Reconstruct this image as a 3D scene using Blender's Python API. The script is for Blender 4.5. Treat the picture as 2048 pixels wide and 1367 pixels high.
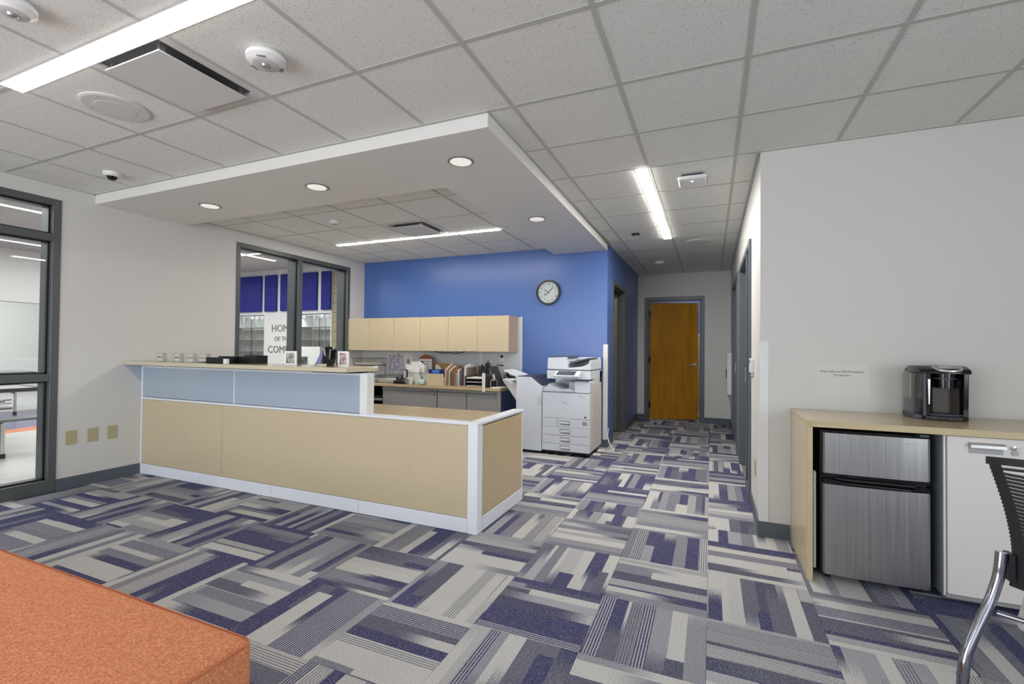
import bpy, bmesh, math, random
from mathutils import Vector, Matrix

# ------------------------------------------------------------------ clean
for o in list(bpy.data.objects):
    bpy.data.objects.remove(o, do_unlink=True)
S = bpy.context.scene
COL = S.collection
random.seed(7)
PI = math.pi

# ------------------------------------------------------------------ camera
CAM_H = 1.285
FPX = 934.78
YAW, PITCH, ROLL = .40210, .0147, .0091
_f = Vector((-math.sin(YAW), math.cos(YAW), 0)); _r = Vector((math.cos(YAW), math.sin(YAW), 0)); _u = Vector((0, 0, 1))
_f2 = _f * math.cos(PITCH) + _u * math.sin(PITCH); _u2 = _u * math.cos(PITCH) - _f * math.sin(PITCH)
_R = _r * math.cos(ROLL) + _u2 * math.sin(ROLL); _U = _u2 * math.cos(ROLL) - _r * math.sin(ROLL)
cd = bpy.data.cameras.new('camera'); cam = bpy.data.objects.new('camera', cd); COL.objects.link(cam)
cd.sensor_fit = 'HORIZONTAL'; cd.sensor_width = 36; cd.lens = FPX / 2048 * 36; cd.clip_start = .02; cd.clip_end = 200
cam.matrix_world = Matrix(((_R.x, _U.x, -_f2.x, 0), (_R.y, _U.y, -_f2.y, 0), (_R.z, _U.z, -_f2.z, CAM_H), (0, 0, 0, 1)))
S.camera = cam

# ------------------------------------------------------------------ world, lights, exposure
S.view_settings.view_transform = 'Standard'; S.view_settings.look = 'None'
S.view_settings.gamma = 1; S.view_settings.use_curve_mapping = False
S.view_settings.exposure = 0.27
W = bpy.data.worlds.new('sky'); S.world = W; W.use_nodes = True
W.node_tree.nodes['Background'].inputs[0].default_value = (.75, .85, 1, 1)
W.node_tree.nodes['Background'].inputs[1].default_value = .6

def area(name, loc, rot, sx, sy, power, col=(1, 1, 1)):
    l = bpy.data.lights.new(name, 'AREA'); l.shape = 'RECTANGLE'; l.size = sx; l.size_y = sy
    l.energy = power; l.color = col
    o = bpy.data.objects.new(name, l); o.location = loc; o.rotation_euler = rot; COL.objects.link(o); return o
# daylight through the lobby windows behind the camera (facing +y); fill from an added window on the right (facing -x)
STRIP = 14.0
area('daylight_rear', (-3.1, -2.42, 1.45), (PI / 2 + .15, 0, 0), 3.6, 2.0, 118, (.90, .95, 1))
area('daylight_rear_right', (1.2, -2.42, 1.45), (PI / 2 + .25, 0, 0), 2.6, 2.0, 16, (.90, .95, 1))
area('side_fill', (3.42, -.9, 1.5), (PI / 2 + .15, 0, PI / 2), 2.6, 2.0, 75, (.9, .95, 1))  # fill added to even out the room light
area('cafeteria_fill', (-8.4, 3.4, 3.0), (0, 0, 0), 4.4, 6.5, 230, (1, 1, 1))  # fill added to brighten the cafeteria, its ceiling has no opening
area('cafeteria_far_fill', (-14.8, 3.0, 3.0), (0, 0, 0), 3.5, 7, 190, (1, 1, 1))  # second added fill, for the space past the bulkhead
area('display_case_fill', (-10.2, 7.92, 1.98), (-.5, 0, 0), 1.2, .12, 7, (1, 1, 1))  # fill added to brighten the inside of the left case
area('display_case_fill', (-8.1, 7.92, 1.98), (-.5, 0, 0), .9, .12, 6, (1, 1, 1))  # same added fill for the right case
area('far_office_fill', (-.5, 10.0, 2.6), (0, 0, 0), 1.2, .6, 18, (.9, .95, 1))  # unseen lamp added to light the room past the hall door

# ------------------------------------------------------------------ materials
def lin(c):
    return tuple(((v / 255) / 12.92 if v / 255 <= .04045 else ((v / 255 + .055) / 1.055) ** 2.4) for v in c) + (1,)
MATS = {}
def mat(name, col, rough=.5, metal=0, spec=.5, bump=None, vary=None, emit=None, alpha=None, coat=0):
    """bump=(scale,strength[,stretch]), vary=(scale,amount[,stretch])"""
    if name in MATS: return MATS[name]
    m = bpy.data.materials.new(name); m.use_nodes = True; nt = m.node_tree; b = nt.nodes['Principled BSDF']
    c = lin(col)
    b.inputs['Base Color'].default_value = c; b.inputs['Roughness'].default_value = rough
    b.inputs['Metallic'].default_value = metal; b.inputs['Specular IOR Level'].default_value = spec
    b.inputs['Coat Weight'].default_value = coat
    if emit: b.inputs['Emission Color'].default_value = lin(emit[0]); b.inputs['Emission Strength'].default_value = emit[1]
    tc = nt.nodes.new('ShaderNodeTexCoord')
    def noise(scale, stretch=(1, 1, 1), detail=3):
        mp = nt.nodes.new('ShaderNodeMapping'); mp.inputs['Scale'].default_value = stretch
        nt.links.new(tc.outputs['Object'], mp.inputs[0])
        n = nt.nodes.new('ShaderNodeTexNoise'); n.inputs['Scale'].default_value = scale; n.inputs['Detail'].default_value = detail
        nt.links.new(mp.outputs[0], n.inputs['Vector']); return n
    if vary:
        n = noise(vary[0], vary[2] if len(vary) > 2 else (1, 1, 1), 4)
        mx = nt.nodes.new('ShaderNodeMix'); mx.data_type = 'RGBA'
        a = vary[1]
        mx.inputs[6].default_value = tuple(v * (1 - a) for v in c[:3]) + (1,)
        mx.inputs[7].default_value = tuple(min(1, v * (1 + a)) for v in c[:3]) + (1,)
        rp = nt.nodes.new('ShaderNodeMapRange'); rp.inputs[1].default_value = .3; rp.inputs[2].default_value = .7
        nt.links.new(n.outputs[0], rp.inputs[0]); nt.links.new(rp.outputs[0], mx.inputs[0]); nt.links.new(mx.outputs[2], b.inputs['Base Color'])
    if bump:
        n = noise(bump[0], bump[2] if len(bump) > 2 else (1, 1, 1), 3)
        bp = nt.nodes.new('ShaderNodeBump'); bp.inputs['Strength'].default_value = bump[1]; bp.inputs['Distance'].default_value = .002
        nt.links.new(n.outputs[0], bp.inputs['Height']); nt.links.new(bp.outputs[0], b.inputs['Normal'])
    MATS[name] = m; return m

M_WALL = mat('white_wall_paint', (208, 206, 201), .55, bump=(250, .12))
M_CAFE = mat('cafeteria_wall_paint', (225, 225, 222), .6)
M_BLUE = mat('blue_wall_paint', (72, 104, 168), .32, spec=.6, bump=(250, .08))
M_SOFFIT = mat('soffit_paint', (224, 222, 217), .5, bump=(200, .08))
M_BASE = mat('charcoal_vinyl_base', (84, 92, 100), .5)
M_FRAME = mat('charcoal_metal_frame', (82, 86, 86), .38, spec=.5)
M_DFRAME = mat('slate_door_frame', (88, 95, 103), .38)
M_TEE = mat('ceiling_tee_paint', (188, 188, 182), .6, spec=.2)
M_TEEL = mat('light_tee_paint', (208, 208, 205), .5)
M_WHITE = mat('white_laminate', (226, 229, 236), .35)
M_WPLAST = mat('white_plastic', (225, 225, 224), .4)
M_LWOOD = mat('pale_maple_laminate', (196, 180, 150), .28, vary=(14, .045, (18, 18, .6)))
M_LWOODH = mat('pale_maple_top', (192, 170, 134), .16, vary=(9, .06, (.5, 14, 14)))
M_TRANS = mat('transaction_top_laminate', (200, 190, 164), .13, vary=(9, .06, (.5, 14, 14)))
M_EDGE = mat('maple_edge', (196, 178, 140), .4, vary=(8, .10, (.5, 10, 30)))
M_SHADEWOOD = mat('shaded_cabinet_side', (178, 156, 138), .4, vary=(9, .05, (14, 14, .5)))  # shadow on the exposed cabinet side is put into this colour
M_DOORW = mat('brown_oak_veneer', (176, 122, 22), .3, vary=(2.2, .22, (5, 5, .8)))
M_BLACK = mat('black_plastic', (20, 20, 22), .35)
M_BLACKG = mat('gloss_black_plastic', (13, 13, 15), .12)
M_DARK = mat('dark_void', (12, 12, 13), .8)
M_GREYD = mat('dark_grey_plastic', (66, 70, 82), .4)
M_GREY = mat('grey_plastic', (150, 150, 150), .4)
M_CABGREY = mat('warm_grey_metal', (150, 148, 146), .35, vary=(120, .04))
M_CABEND = mat('slate_panel', (72, 80, 108), .3)
M_COPIER = mat('copier_plastic', (216, 220, 228), .42)
M_COPIERS = mat('copier_side_plastic', (214, 208, 200), .45)
M_CHROME = mat('chrome', (160, 160, 170), .1, 1)
M_SILVER = mat('satin_silver', (190, 190, 190), .3, .9)
M_BEIGEP = mat('almond_plate', (178, 168, 132), .4)
M_PAPER = mat('paper', (226, 224, 220), .7)
M_INK = mat('black_ink', (40, 40, 44), .7)
M_WIRE = mat('dark_wire', (62, 64, 68), .4, .5)
M_TANK = None

def nodes_of(name):
    m = bpy.data.materials.new(name); m.use_nodes = True; nt = m.node_tree
    return m, nt, nt.nodes['Principled BSDF']
class NT:
    """tiny node helper"""
    def __init__(s, nt): s.nt = nt
    def n(s, t, **kw):
        x = s.nt.nodes.new(t)
        for k, v in kw.items(): setattr(x, k, v)
        return x
    def put(s, inp, v):
        if isinstance(v, bpy.types.NodeSocket): s.nt.links.new(v, inp)
        elif v is not None: inp.default_value = v
    def math(s, op, a, b=None, c=None):
        x = s.n('ShaderNodeMath', operation=op); s.put(x.inputs[0], a)
        if b is not None: s.put(x.inputs[1], b)
        if c is not None: s.put(x.inputs[2], c)
        return x.outputs[0]
    def mix(s, f, a, b, typ='RGBA', blend='MIX'):
        x = s.n('ShaderNodeMix', data_type=typ)
        if typ == 'RGBA':
            x.blend_type = blend; s.put(x.inputs[0], f); s.put(x.inputs[6], a); s.put(x.inputs[7], b); return x.outputs[2]
        s.put(x.inputs[0], f); s.put(x.inputs[2], a); s.put(x.inputs[3], b); return x.outputs[0]
    def ramp(s, f, stops, interp='LINEAR'):
        x = s.n('ShaderNodeValToRGB'); cr = x.color_ramp; cr.interpolation = interp
        while len(cr.elements) < len(stops): cr.elements.new(.5)
        for e, (p, c) in zip(cr.elements, stops): e.position = p; e.color = c
        s.put(x.inputs[0], f); return x.outputs[0]

def carpet_material():
    m, nt, b = nodes_of('modular_striped_carpet'); N = NT(nt)
    tc = N.n('ShaderNodeTexCoord'); oi = N.n('ShaderNodeObjectInfo')
    sep = N.n('ShaderNodeSeparateXYZ'); nt.links.new(tc.outputs['Object'], sep.inputs[0])
    u, v = sep.outputs[0], sep.outputs[1]; rnd = oi.outputs['Random']
    off = N.math('MULTIPLY', rnd, 517.3)
    def vor(w):
        x = N.n('ShaderNodeTexVoronoi', voronoi_dimensions='1D', feature='F1'); x.inputs['Scale'].default_value = 1
        x.inputs['Randomness'].default_value = 1; nt.links.new(w, x.inputs['W'])
        sc = N.n('ShaderNodeSeparateColor'); nt.links.new(x.outputs['Color'], sc.inputs[0]); return sc.outputs
    w = N.math('ADD', N.math('MULTIPLY', u, 15.0), off)
    c1 = vor(w)
    w2 = N.math('ADD', N.math('MULTIPLY', u, 11.0), N.math('ADD', off, 91.7))
    c2 = vor(w2)
    # streaky noise stretched along v for ombre ends
    cmb = N.n('ShaderNodeCombineXYZ'); N.put(cmb.inputs[0], N.math('MULTIPLY', u, 620)); N.put(cmb.inputs[1], N.math('MULTIPLY', v, 22)); N.put(cmb.inputs[2], off)
    st = N.n('ShaderNodeTexNoise'); st.inputs['Scale'].default_value = 1; st.inputs['Detail'].default_value = 2; nt.links.new(cmb.outputs[0], st.inputs['Vector'])
    grit = N.n('ShaderNodeTexNoise'); grit.inputs['Scale'].default_value = 260; grit.inputs['Detail'].default_value = 1; nt.links.new(tc.outputs['Object'], grit.inputs['Vector'])
    thr = N.mix(c1[1], -.42, .42, 'FLOAT')
    soft = N.math('MULTIPLY', N.math('GREATER_THAN', c1[2], .3), .34)
    vv = N.math('SUBTRACT', N.math('ADD', v, N.math('MULTIPLY', N.math('SUBTRACT', N.math('MULTIPLY_ADD', st.outputs[0], .45, N.math('MULTIPLY', grit.outputs[0], .8)), .62), soft)), thr)
    fade = N.n('ShaderNodeMapRange'); N.put(fade.inputs[0], vv); fade.inputs[1].default_value = -.004
    N.put(fade.inputs[2], N.math('MULTIPLY_ADD', soft, .55, .003))
    tone = N.mix(fade.outputs[0], c1[0], c2[0], 'FLOAT')
    navy = lin((52, 52, 92)); ink = lin((66, 67, 88)); slate = lin((104, 105, 116)); mid = lin((144, 144, 150)); pale = lin((186, 184, 180))
    col = N.ramp(tone, [(0, navy), (.30, navy), (.34, ink), (.50, slate), (.62, mid), (.78, pale), (1, pale)])
    # pin stripes
    pin = N.math('GREATER_THAN', N.math('FRACT', N.math('MULTIPLY', u, 78)), .55)
    pm = N.math('MULTIPLY', pin, N.math('GREATER_THAN', c1[1], .74))
    inv = N.mix(N.math('GREATER_THAN', tone, .55), pale, ink)
    col = N.mix(N.math('MULTIPLY', pm, .75), col, inv)
    # loop pile speckle
    sp = N.n('ShaderNodeTexNoise'); sp.inputs['Scale'].default_value = 330; sp.inputs['Detail'].default_value = 2; sp.inputs['Roughness'].default_value = .7
    nt.links.new(tc.outputs['Object'], sp.inputs['Vector'])
    mr = N.n('ShaderNodeMapRange'); N.put(mr.inputs[0], sp.outputs[0]); mr.inputs[1].default_value = .33; mr.inputs[2].default_value = .67; mr.inputs[3].default_value = .32; mr.inputs[4].default_value = 1.75
    col = N.mix(1.0, col, mr.outputs[0], blend='MULTIPLY')
    fl = N.n('ShaderNodeTexNoise'); fl.inputs['Scale'].default_value = 250; fl.inputs['Detail'].default_value = 1; nt.links.new(tc.outputs['Object'], fl.inputs['Vector'])
    fm = N.n('ShaderNodeMapRange'); N.put(fm.inputs[0], fl.outputs[0]); fm.inputs[1].default_value = .50; fm.inputs[2].default_value = .66
    col = N.mix(N.math('MULTIPLY', fm.outputs[0], .30), col, lin((176, 176, 184)))
    sp2 = N.n('ShaderNodeTexVoronoi'); sp2.inputs['Scale'].default_value = 420; nt.links.new(tc.outputs['Object'], sp2.inputs['Vector'])
    sc2 = N.n('ShaderNodeSeparateColor'); nt.links.new(sp2.outputs['Color'], sc2.inputs[0])
    col = N.mix(N.math('MULTIPLY', N.math('GREATER_THAN', sc2.outputs[0], .9), .35), col, lin((190, 190, 205)))
    nt.links.new(col, b.inputs['Base Color']); b.inputs['Roughness'].default_value = .95; b.inputs['Specular IOR Level'].default_value = .15
    bp = N.n('ShaderNodeBump'); bp.inputs['Strength'].default_value = .5; bp.inputs['Distance'].default_value = .003
    nt.links.new(sp.outputs[0], bp.inputs['Height']); nt.links.new(bp.outputs[0], b.inputs['Normal'])
    return m
M_CARPET = carpet_material()

def tile_material():
    m, nt, b = nodes_of('mineral_fibre_tile'); N = NT(nt)
    tc = N.n('ShaderNodeTexCoord'); oi = N.n('ShaderNodeObjectInfo')
    cm = N.n('ShaderNodeCombineXYZ'); N.put(cm.inputs[2], N.math('MULTIPLY', oi.outputs['Random'], 50))
    ad = N.n('ShaderNodeVectorMath', operation='ADD'); nt.links.new(tc.outputs['Object'], ad.inputs[0]); nt.links.new(cm.outputs[0], ad.inputs[1])
    v = N.n('ShaderNodeTexVoronoi'); v.inputs['Scale'].default_value = 125; nt.links.new(ad.outputs[0], v.inputs['Vector'])
    sc = N.n('ShaderNodeSeparateColor'); nt.links.new(v.outputs['Color'], sc.inputs[0])
    r = N.math('MULTIPLY', sc.outputs[1], .32)
    dot = N.math('MULTIPLY', N.math('LESS_THAN', v.outputs['Distance'], r), N.math('GREATER_THAN', sc.outputs[0], .35))
    n = N.n('ShaderNodeTexNoise'); n.inputs['Scale'].default_value = 160; n.inputs['Detail'].default_value = 3; nt.links.new(ad.outputs[0], n.inputs['Vector'])
    base = N.mix(n.outputs[0], lin((214, 214, 208)), lin((238, 238, 232)))
    col = N.mix(N.math('MULTIPLY', dot, .8), base, lin((120, 120, 115)))
    nt.links.new(col, b.inputs['Base Color']); b.inputs['Roughness'].default_value = .9; b.inputs['Specular IOR Level'].default_value = .2
    return m
M_TILE = tile_material()

def frosted_material():
    m, nt, b = nodes_of('dotted_frosted_acrylic'); N = NT(nt)
    tc = N.n('ShaderNodeTexCoord'); sep = N.n('ShaderNodeSeparateXYZ'); nt.links.new(tc.outputs['Object'], sep.inputs[0])
    P = .0235
    x = N.math('DIVIDE', sep.outputs[0], P); z = N.math('DIVIDE', sep.outputs[2], P)
    def cell(dx, dz):
        fx = N.math('SUBTRACT', N.math('FRACT', N.math('ADD', x, dx)), .5); fz = N.math('SUBTRACT', N.math('FRACT', N.math('ADD', z, dz)), .5)
        return N.math('SQRT', N.math('ADD', N.math('MULTIPLY', fx, fx), N.math('MULTIPLY', fz, fz)))
    d = N.math('MINIMUM', cell(0, 0), cell(.5, .5))
    dot = N.math('LESS_THAN', d, .15)
    col = N.mix(N.math('MULTIPLY', dot, .75), lin((156, 168, 182)), lin((210, 220, 230)))
    nt.links.new(col, b.inputs['Base Color']); b.inputs['Roughness'].default_value = .22; b.inputs['Specular IOR Level'].default_value = .5
    return m
M_FROST = frosted_material()

def steel_material():
    m, nt, b = nodes_of('brushed_stainless'); N = NT(nt)
    tc = N.n('ShaderNodeTexCoord'); mp = N.n('ShaderNodeMapping'); mp.inputs['Scale'].default_value = (140, 140, 1.5); nt.links.new(tc.outputs['Object'], mp.inputs[0])
    n = N.n('ShaderNodeTexNoise'); n.inputs['Scale'].default_value = 1.0; n.inputs['Detail'].default_value = 4; nt.links.new(mp.outputs[0], n.inputs['Vector'])
    col = N.mix(n.outputs[0], lin((158, 157, 156)), lin((204, 203, 201)))
    nt.links.new(col, b.inputs['Base Color']); b.inputs['Metallic'].default_value = .95
    rr = N.mix(n.outputs[0], .24, .36, 'FLOAT'); nt.links.new(rr, b.inputs['Roughness'])
    bp = N.n('ShaderNodeBump'); bp.inputs['Strength'].default_value = .05; bp.inputs['Distance'].default_value = .001
    nt.links.new(n.outputs[0], bp.inputs['Height']); nt.links.new(bp.outputs[0], b.inputs['Normal'])
    return m
M_STEEL = steel_material()

def fabric_material(name, c1, c2, scale=260):
    m, nt, b = nodes_of(name); N = NT(nt)
    tc = N.n('ShaderNodeTexCoord')
    def nz(st):
        mp = N.n('ShaderNodeMapping'); mp.inputs['Scale'].default_value = st; nt.links.new(tc.outputs['Object'], mp.inputs[0])
        n = N.n('ShaderNodeTexNoise'); n.inputs['Scale'].default_value = scale; n.inputs['Detail'].default_value = 2; nt.links.new(mp.outputs[0], n.inputs['Vector']); return n.outputs[0]
    f = N.math('ADD', N.math('MULTIPLY', nz((1, .22, 1)), .5), N.math('MULTIPLY', nz((.22, 1, .22)), .5))
    mr = N.n('ShaderNodeMapRange'); N.put(mr.inputs[0], f); mr.inputs[1].default_value = .36; mr.inputs[2].default_value = .64
    col = N.mix(mr.outputs[0], lin(c1), lin(c2)); nt.links.new(col, b.inputs['Base Color'])
    b.inputs['Roughness'].default_value = .9; b.inputs['Specular IOR Level'].default_value = .15
    bp = N.n('ShaderNodeBump'); bp.inputs['Strength'].default_value = .5; bp.inputs['Distance'].default_value = .002
    nt.links.new(f, bp.inputs['Height']); nt.links.new(bp.outputs[0], b.inputs['Normal'])
    return m
M_ORANGE = fabric_material('orange_woven_upholstery', (172, 96, 62), (226, 156, 116), 420)
M_PANELB = fabric_material('navy_acoustic_fabric', (36, 34, 112), (54, 50, 140), 120)

def glass_material(name, tint=(1, 1, 1, 1), refl=1.0, rough=0):
    m = bpy.data.materials.new(name); m.use_nodes = True; nt = m.node_tree; nt.nodes.clear(); N = NT(nt)
    out = N.n('ShaderNodeOutputMaterial'); tr = N.n('ShaderNodeBsdfTransparent'); tr.inputs[0].default_value = tint
    gl = N.n('ShaderNodeBsdfGlossy'); gl.inputs['Roughness'].default_value = rough
    ge = N.n('ShaderNodeNewGeometry'); dt = N.n('ShaderNodeVectorMath', operation='DOT_PRODUCT')
    nt.links.new(ge.outputs['Incoming'], dt.inputs[0]); nt.links.new(ge.outputs['Normal'], dt.inputs[1])
    fr = N.math('MULTIPLY_ADD', N.math('POWER', N.math('SUBTRACT', 1.0, N.math('ABSOLUTE', dt.outputs['Value'])), 5.0), .7, .035)
    mx = N.n('ShaderNodeMixShader'); N.put(mx.inputs[0], N.math('MULTIPLY', fr, refl))
    nt.links.new(tr.outputs[0], mx.inputs[1]); nt.links.new(gl.outputs[0], mx.inputs[2]); nt.links.new(mx.outputs[0], out.inputs[0])
    return m
M_GLASS = glass_material('window_glass', (.93, .95, .95, 1))
M_ACRYL = glass_material('clear_acrylic', (.95, .95, .93, 1), 1.6)
M_TANK = glass_material('smoked_tank_plastic', (.86, .86, .86, 1), 1.6, .05)
M_SHELFG = glass_material('shelf_glass', (.80, .88, .88, 1), 1.2)

def emit_mat(name, col, s):
    m = bpy.data.materials.new(name); m.use_nodes = True; nt = m.node_tree; b = nt.nodes['Principled BSDF']
    b.inputs['Base Color'].default_value = (.8, .8, .8, 1); b.inputs['Emission Color'].default_value = lin(col); b.inputs['Emission Strength'].default_value = s
    return m
M_STRIP = emit_mat('led_diffuser', (255, 252, 245), STRIP)
M_STRIP_H = emit_mat('hall_led_diffuser', (255, 252, 245), STRIP * 5.6)
M_STRIP_R = emit_mat('recess_led_diffuser', (255, 249, 238), STRIP * 4.6)
M_CSTRIP = emit_mat('cafeteria_led_diffuser', (255, 254, 250), 5)
M_CAN = emit_mat('downlight_lens', (255, 248, 236), .45)
def photo_mat(name, a, b_, sc):
    m, nt, b = nodes_of(name); N = NT(nt); tc = N.n('ShaderNodeTexCoord')
    n = N.n('ShaderNodeTexNoise'); n.inputs['Scale'].default_value = sc; n.inputs['Detail'].default_value = 3; nt.links.new(tc.outputs['Object'], n.inputs['Vector'])
    col = N.ramp(n.outputs[0], [(.38, lin(a)), (.5, lin(tuple((p + q) // 2 for p, q in zip(a, b_)))), (.6, lin(b_))])
    nt.links.new(col, b.inputs['Base Color']); b.inputs['Roughness'].default_value = .3; return m
M_PHOTO1 = photo_mat('greyish_photo_print', (52, 54, 54), (180, 176, 164), 22)
M_PHOTO2 = photo_mat('reddish_photo_print', (84, 48, 44), (196, 164, 154), 26)
M_MAP = photo_mat('lilac_map_print', (158, 150, 186), (210, 208, 218), 24)

# ------------------------------------------------------------------ mesh builder
class MB:
    def __init__(s): s.v = []; s.f = []
    def add(s, v, f):
        n = len(s.v); s.v += [tuple(p) for p in v]; s.f += [tuple(i + n for i in q) for q in f]; return s
    def box(s, x0, y0, z0, x1, y1, z1, bev=0, seg=2):
        if x0 > x1: x0, x1 = x1, x0
        if y0 > y1: y0, y1 = y1, y0
        if z0 > z1: z0, z1 = z1, z0
        v = [(x0, y0, z0), (x1, y0, z0), (x1, y1, z0), (x0, y1, z0), (x0, y0, z1), (x1, y0, z1), (x1, y1, z1), (x0, y1, z1)]
        f = [(0, 3, 2, 1), (4, 5, 6, 7), (0, 1, 5, 4), (1, 2, 6, 5), (2, 3, 7, 6), (3, 0, 4, 7)]
        if not bev: return s.add(v, f)
        bm = bmesh.new(); vs = [bm.verts.new(p) for p in v]
        for q in f: bm.faces.new([vs[i] for i in q])
        bmesh.ops.bevel(bm, geom=list(bm.edges), offset=bev, segments=seg, profile=.5, affect='EDGES')
        return s.bm(bm)
    def bm(s, bm):
        bm.verts.index_update(); s.add([v.co[:] for v in bm.verts], [[v.index for v in f.verts] for f in bm.faces]); bm.free(); return s
    def prism(s, poly, axis, a, b, bev=0):
        """poly of 2D points, extruded along axis from a to b. axis 'x': poly=(y,z); 'y': (x,z); 'z': (x,y)"""
        def P(p, t): return (t, p[0], p[1]) if axis == 'x' else (p[0], t, p[1]) if axis == 'y' else (p[0], p[1], t)
        n = len(poly); v = [P(p, a) for p in poly] + [P(p, b) for p in poly]
        f = [tuple(range(n))[::-1], tuple(range(n, 2 * n))] + [(i, (i + 1) % n, n + (i + 1) % n, n + i) for i in range(n)]
        bm = bmesh.new(); vs = [bm.verts.new(p) for p in v]
        for q in f: bm.faces.new([vs[i] for i in q])
        bmesh.ops.recalc_face_normals(bm, faces=bm.faces)
        if bev: bmesh.ops.bevel(bm, geom=list(bm.edges), offset=bev, segments=2, profile=.5, affect='EDGES')
        return s.bm(bm)
    def lathe(s, prof, c=(0, 0, 0), axis='z', n=32, squash=1):
        """prof list of (r,h)"""
        v = []; f = []
        for r, h in prof:
            for i in range(n):
                a = 2 * PI * i / n; x, y = r * math.cos(a), r * math.sin(a) * squash
                p = (x, y, h) if axis == 'z' else (h, x, y) if axis == 'x' else (x, h, y)
                v.append((p[0] + c[0], p[1] + c[1], p[2] + c[2]))
        m = len(prof)
        for j in range(m - 1):
            for i in range(n):
                k = (i + 1) % n; q = (j * n + i, j * n + k, (j + 1) * n + k, (j + 1) * n + i)
                f.append(q if axis != 'y' else q[::-1])
        f.append(tuple(range(n))[::-1]); f.append(tuple(range((m - 1) * n, m * n)))
        return s.add(v, f)
    def cyl(s, c, r, h, axis='z', n=24): return s.lathe([(r, 0), (r, h)], c, axis, n)
    def tube(s, pts, r, n=8, closed=False):
        pts = [Vector(p) for p in pts]; m = len(pts); v = []; f = []
        up = None
        for i, p in enumerate(pts):
            if closed: t = pts[(i + 1) % m] - pts[i - 1]
            else: t = pts[min(i + 1, m - 1)] - pts[max(i - 1, 0)]
            t.normalize()
            if up is None: up = Vector((0, 0, 1)) if abs(t.z) < .9 else Vector((1, 0, 0))
            a = t.cross(up).normalized(); b = a.cross(t).normalized(); up = b
            rr = r[i] if isinstance(r, (list, tuple)) else r
            for k in range(n):
                w = 2 * PI * k / n; v.append(p + (a * math.cos(w) + b * math.sin(w)) * rr)
        for i in range(m if closed else m - 1):
            j = (i + 1) % m
            for k in range(n):
                l = (k + 1) % n; f.append((i * n + k, i * n + l, j * n + l, j * n + k))
        if not closed: f.append(tuple(range(n))[::-1]); f.append(tuple(range((m - 1) * n, m * n)))
        return s.add(v, f)
    def xf(s, M):
        s.v = [tuple(M @ Vector(p)) for p in s.v]; return s

def smooth(pts, k=6):
    pts = [Vector(p) for p in pts]; out = []
    for i in range(len(pts) - 1):
        p0 = pts[max(i - 1, 0)]; p1 = pts[i]; p2 = pts[i + 1]; p3 = pts[min(i + 2, len(pts) - 1)]
        for j in range(k):
            t = j / k
            out.append(.5 * ((2 * p1) + (-p0 + p2) * t + (2 * p0 - 5 * p1 + 4 * p2 - p3) * t * t + (-p0 + 3 * p1 - 3 * p2 + p3) * t ** 3))
    out.append(pts[-1]); return out

ROOT = {}       # object name -> world origin its meshes are authored about
def tag(o, label=None, cat=None, group=None, kind=None):
    if label: o['label'] = label
    if cat: o['category'] = cat
    if group: o['group'] = group
    if kind: o['kind'] = kind
    return o
def thing(name, loc, label=None, cat=None, group=None, kind=None, local=False, rz=0):
    o = bpy.data.objects.new(name, None); o.location = loc; o.rotation_euler = (0, 0, rz); o.empty_display_size = .1
    COL.objects.link(o); ROOT[o.name] = (0, 0, 0) if local else tuple(loc); return tag(o, label, cat, group, kind)
def obj(name, mb, m, parent=None, origin=None, smooth_=False, label=None, cat=None, group=None, kind=None):
    og = ROOT[parent.name] if parent is not None else (origin or (0, 0, 0))
    me = bpy.data.meshes.new(name); me.from_pydata([(p[0] - og[0], p[1] - og[1], p[2] - og[2]) for p in mb.v], [], mb.f); me.update()
    me.materials.append(m)
    if smooth_:
        me.shade_smooth()
        try: me.set_sharp_from_angle(angle=math.radians(38))
        except Exception: pass
    o = bpy.data.objects.new(name, me); COL.objects.link(o)
    if parent is not None: o.parent = parent
    else: o.location = og
    ROOT[o.name] = og
    return tag(o, label, cat, group, kind)
def box(name, x0, y0, z0, x1, y1, z1, m, parent=None, bev=0, **k):
    if parent is None and 'origin' not in k: k['origin'] = ((x0 + x1) / 2, (y0 + y1) / 2, min(z0, z1))
    return obj(name, MB().box(x0, y0, z0, x1, y1, z1, bev), m, parent, **k)
def copy_tree(o, parent=None):
    c = o.copy(); COL.objects.link(c); ROOT[c.name] = ROOT[o.name]
    if parent is not None: c.parent = parent
    for ch in list(o.children): copy_tree(ch, c)
    return c
def text_mb(body, size, align='CENTER', thick=.0004):
    cu = bpy.data.curves.new('t', 'FONT'); cu.body = body; cu.size = size; cu.align_x = align; cu.align_y = 'CENTER'; cu.extrude = thick
    cu.resolution_u = 2
    o = bpy.data.objects.new('t', cu); COL.objects.link(o)
    dg = bpy.context.evaluated_depsgraph_get(); me = bpy.data.meshes.new_from_object(o.evaluated_get(dg))
    mb = MB(); mb.add([v.co[:] for v in me.vertices], [tuple(p.vertices) for p in me.polygons])
    bpy.data.objects.remove(o, do_unlink=True); bpy.data.meshes.remove(me); return mb
FACE_S = Matrix.Rotation(PI / 2, 4, 'X')        # text standing up, read from -y

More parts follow.
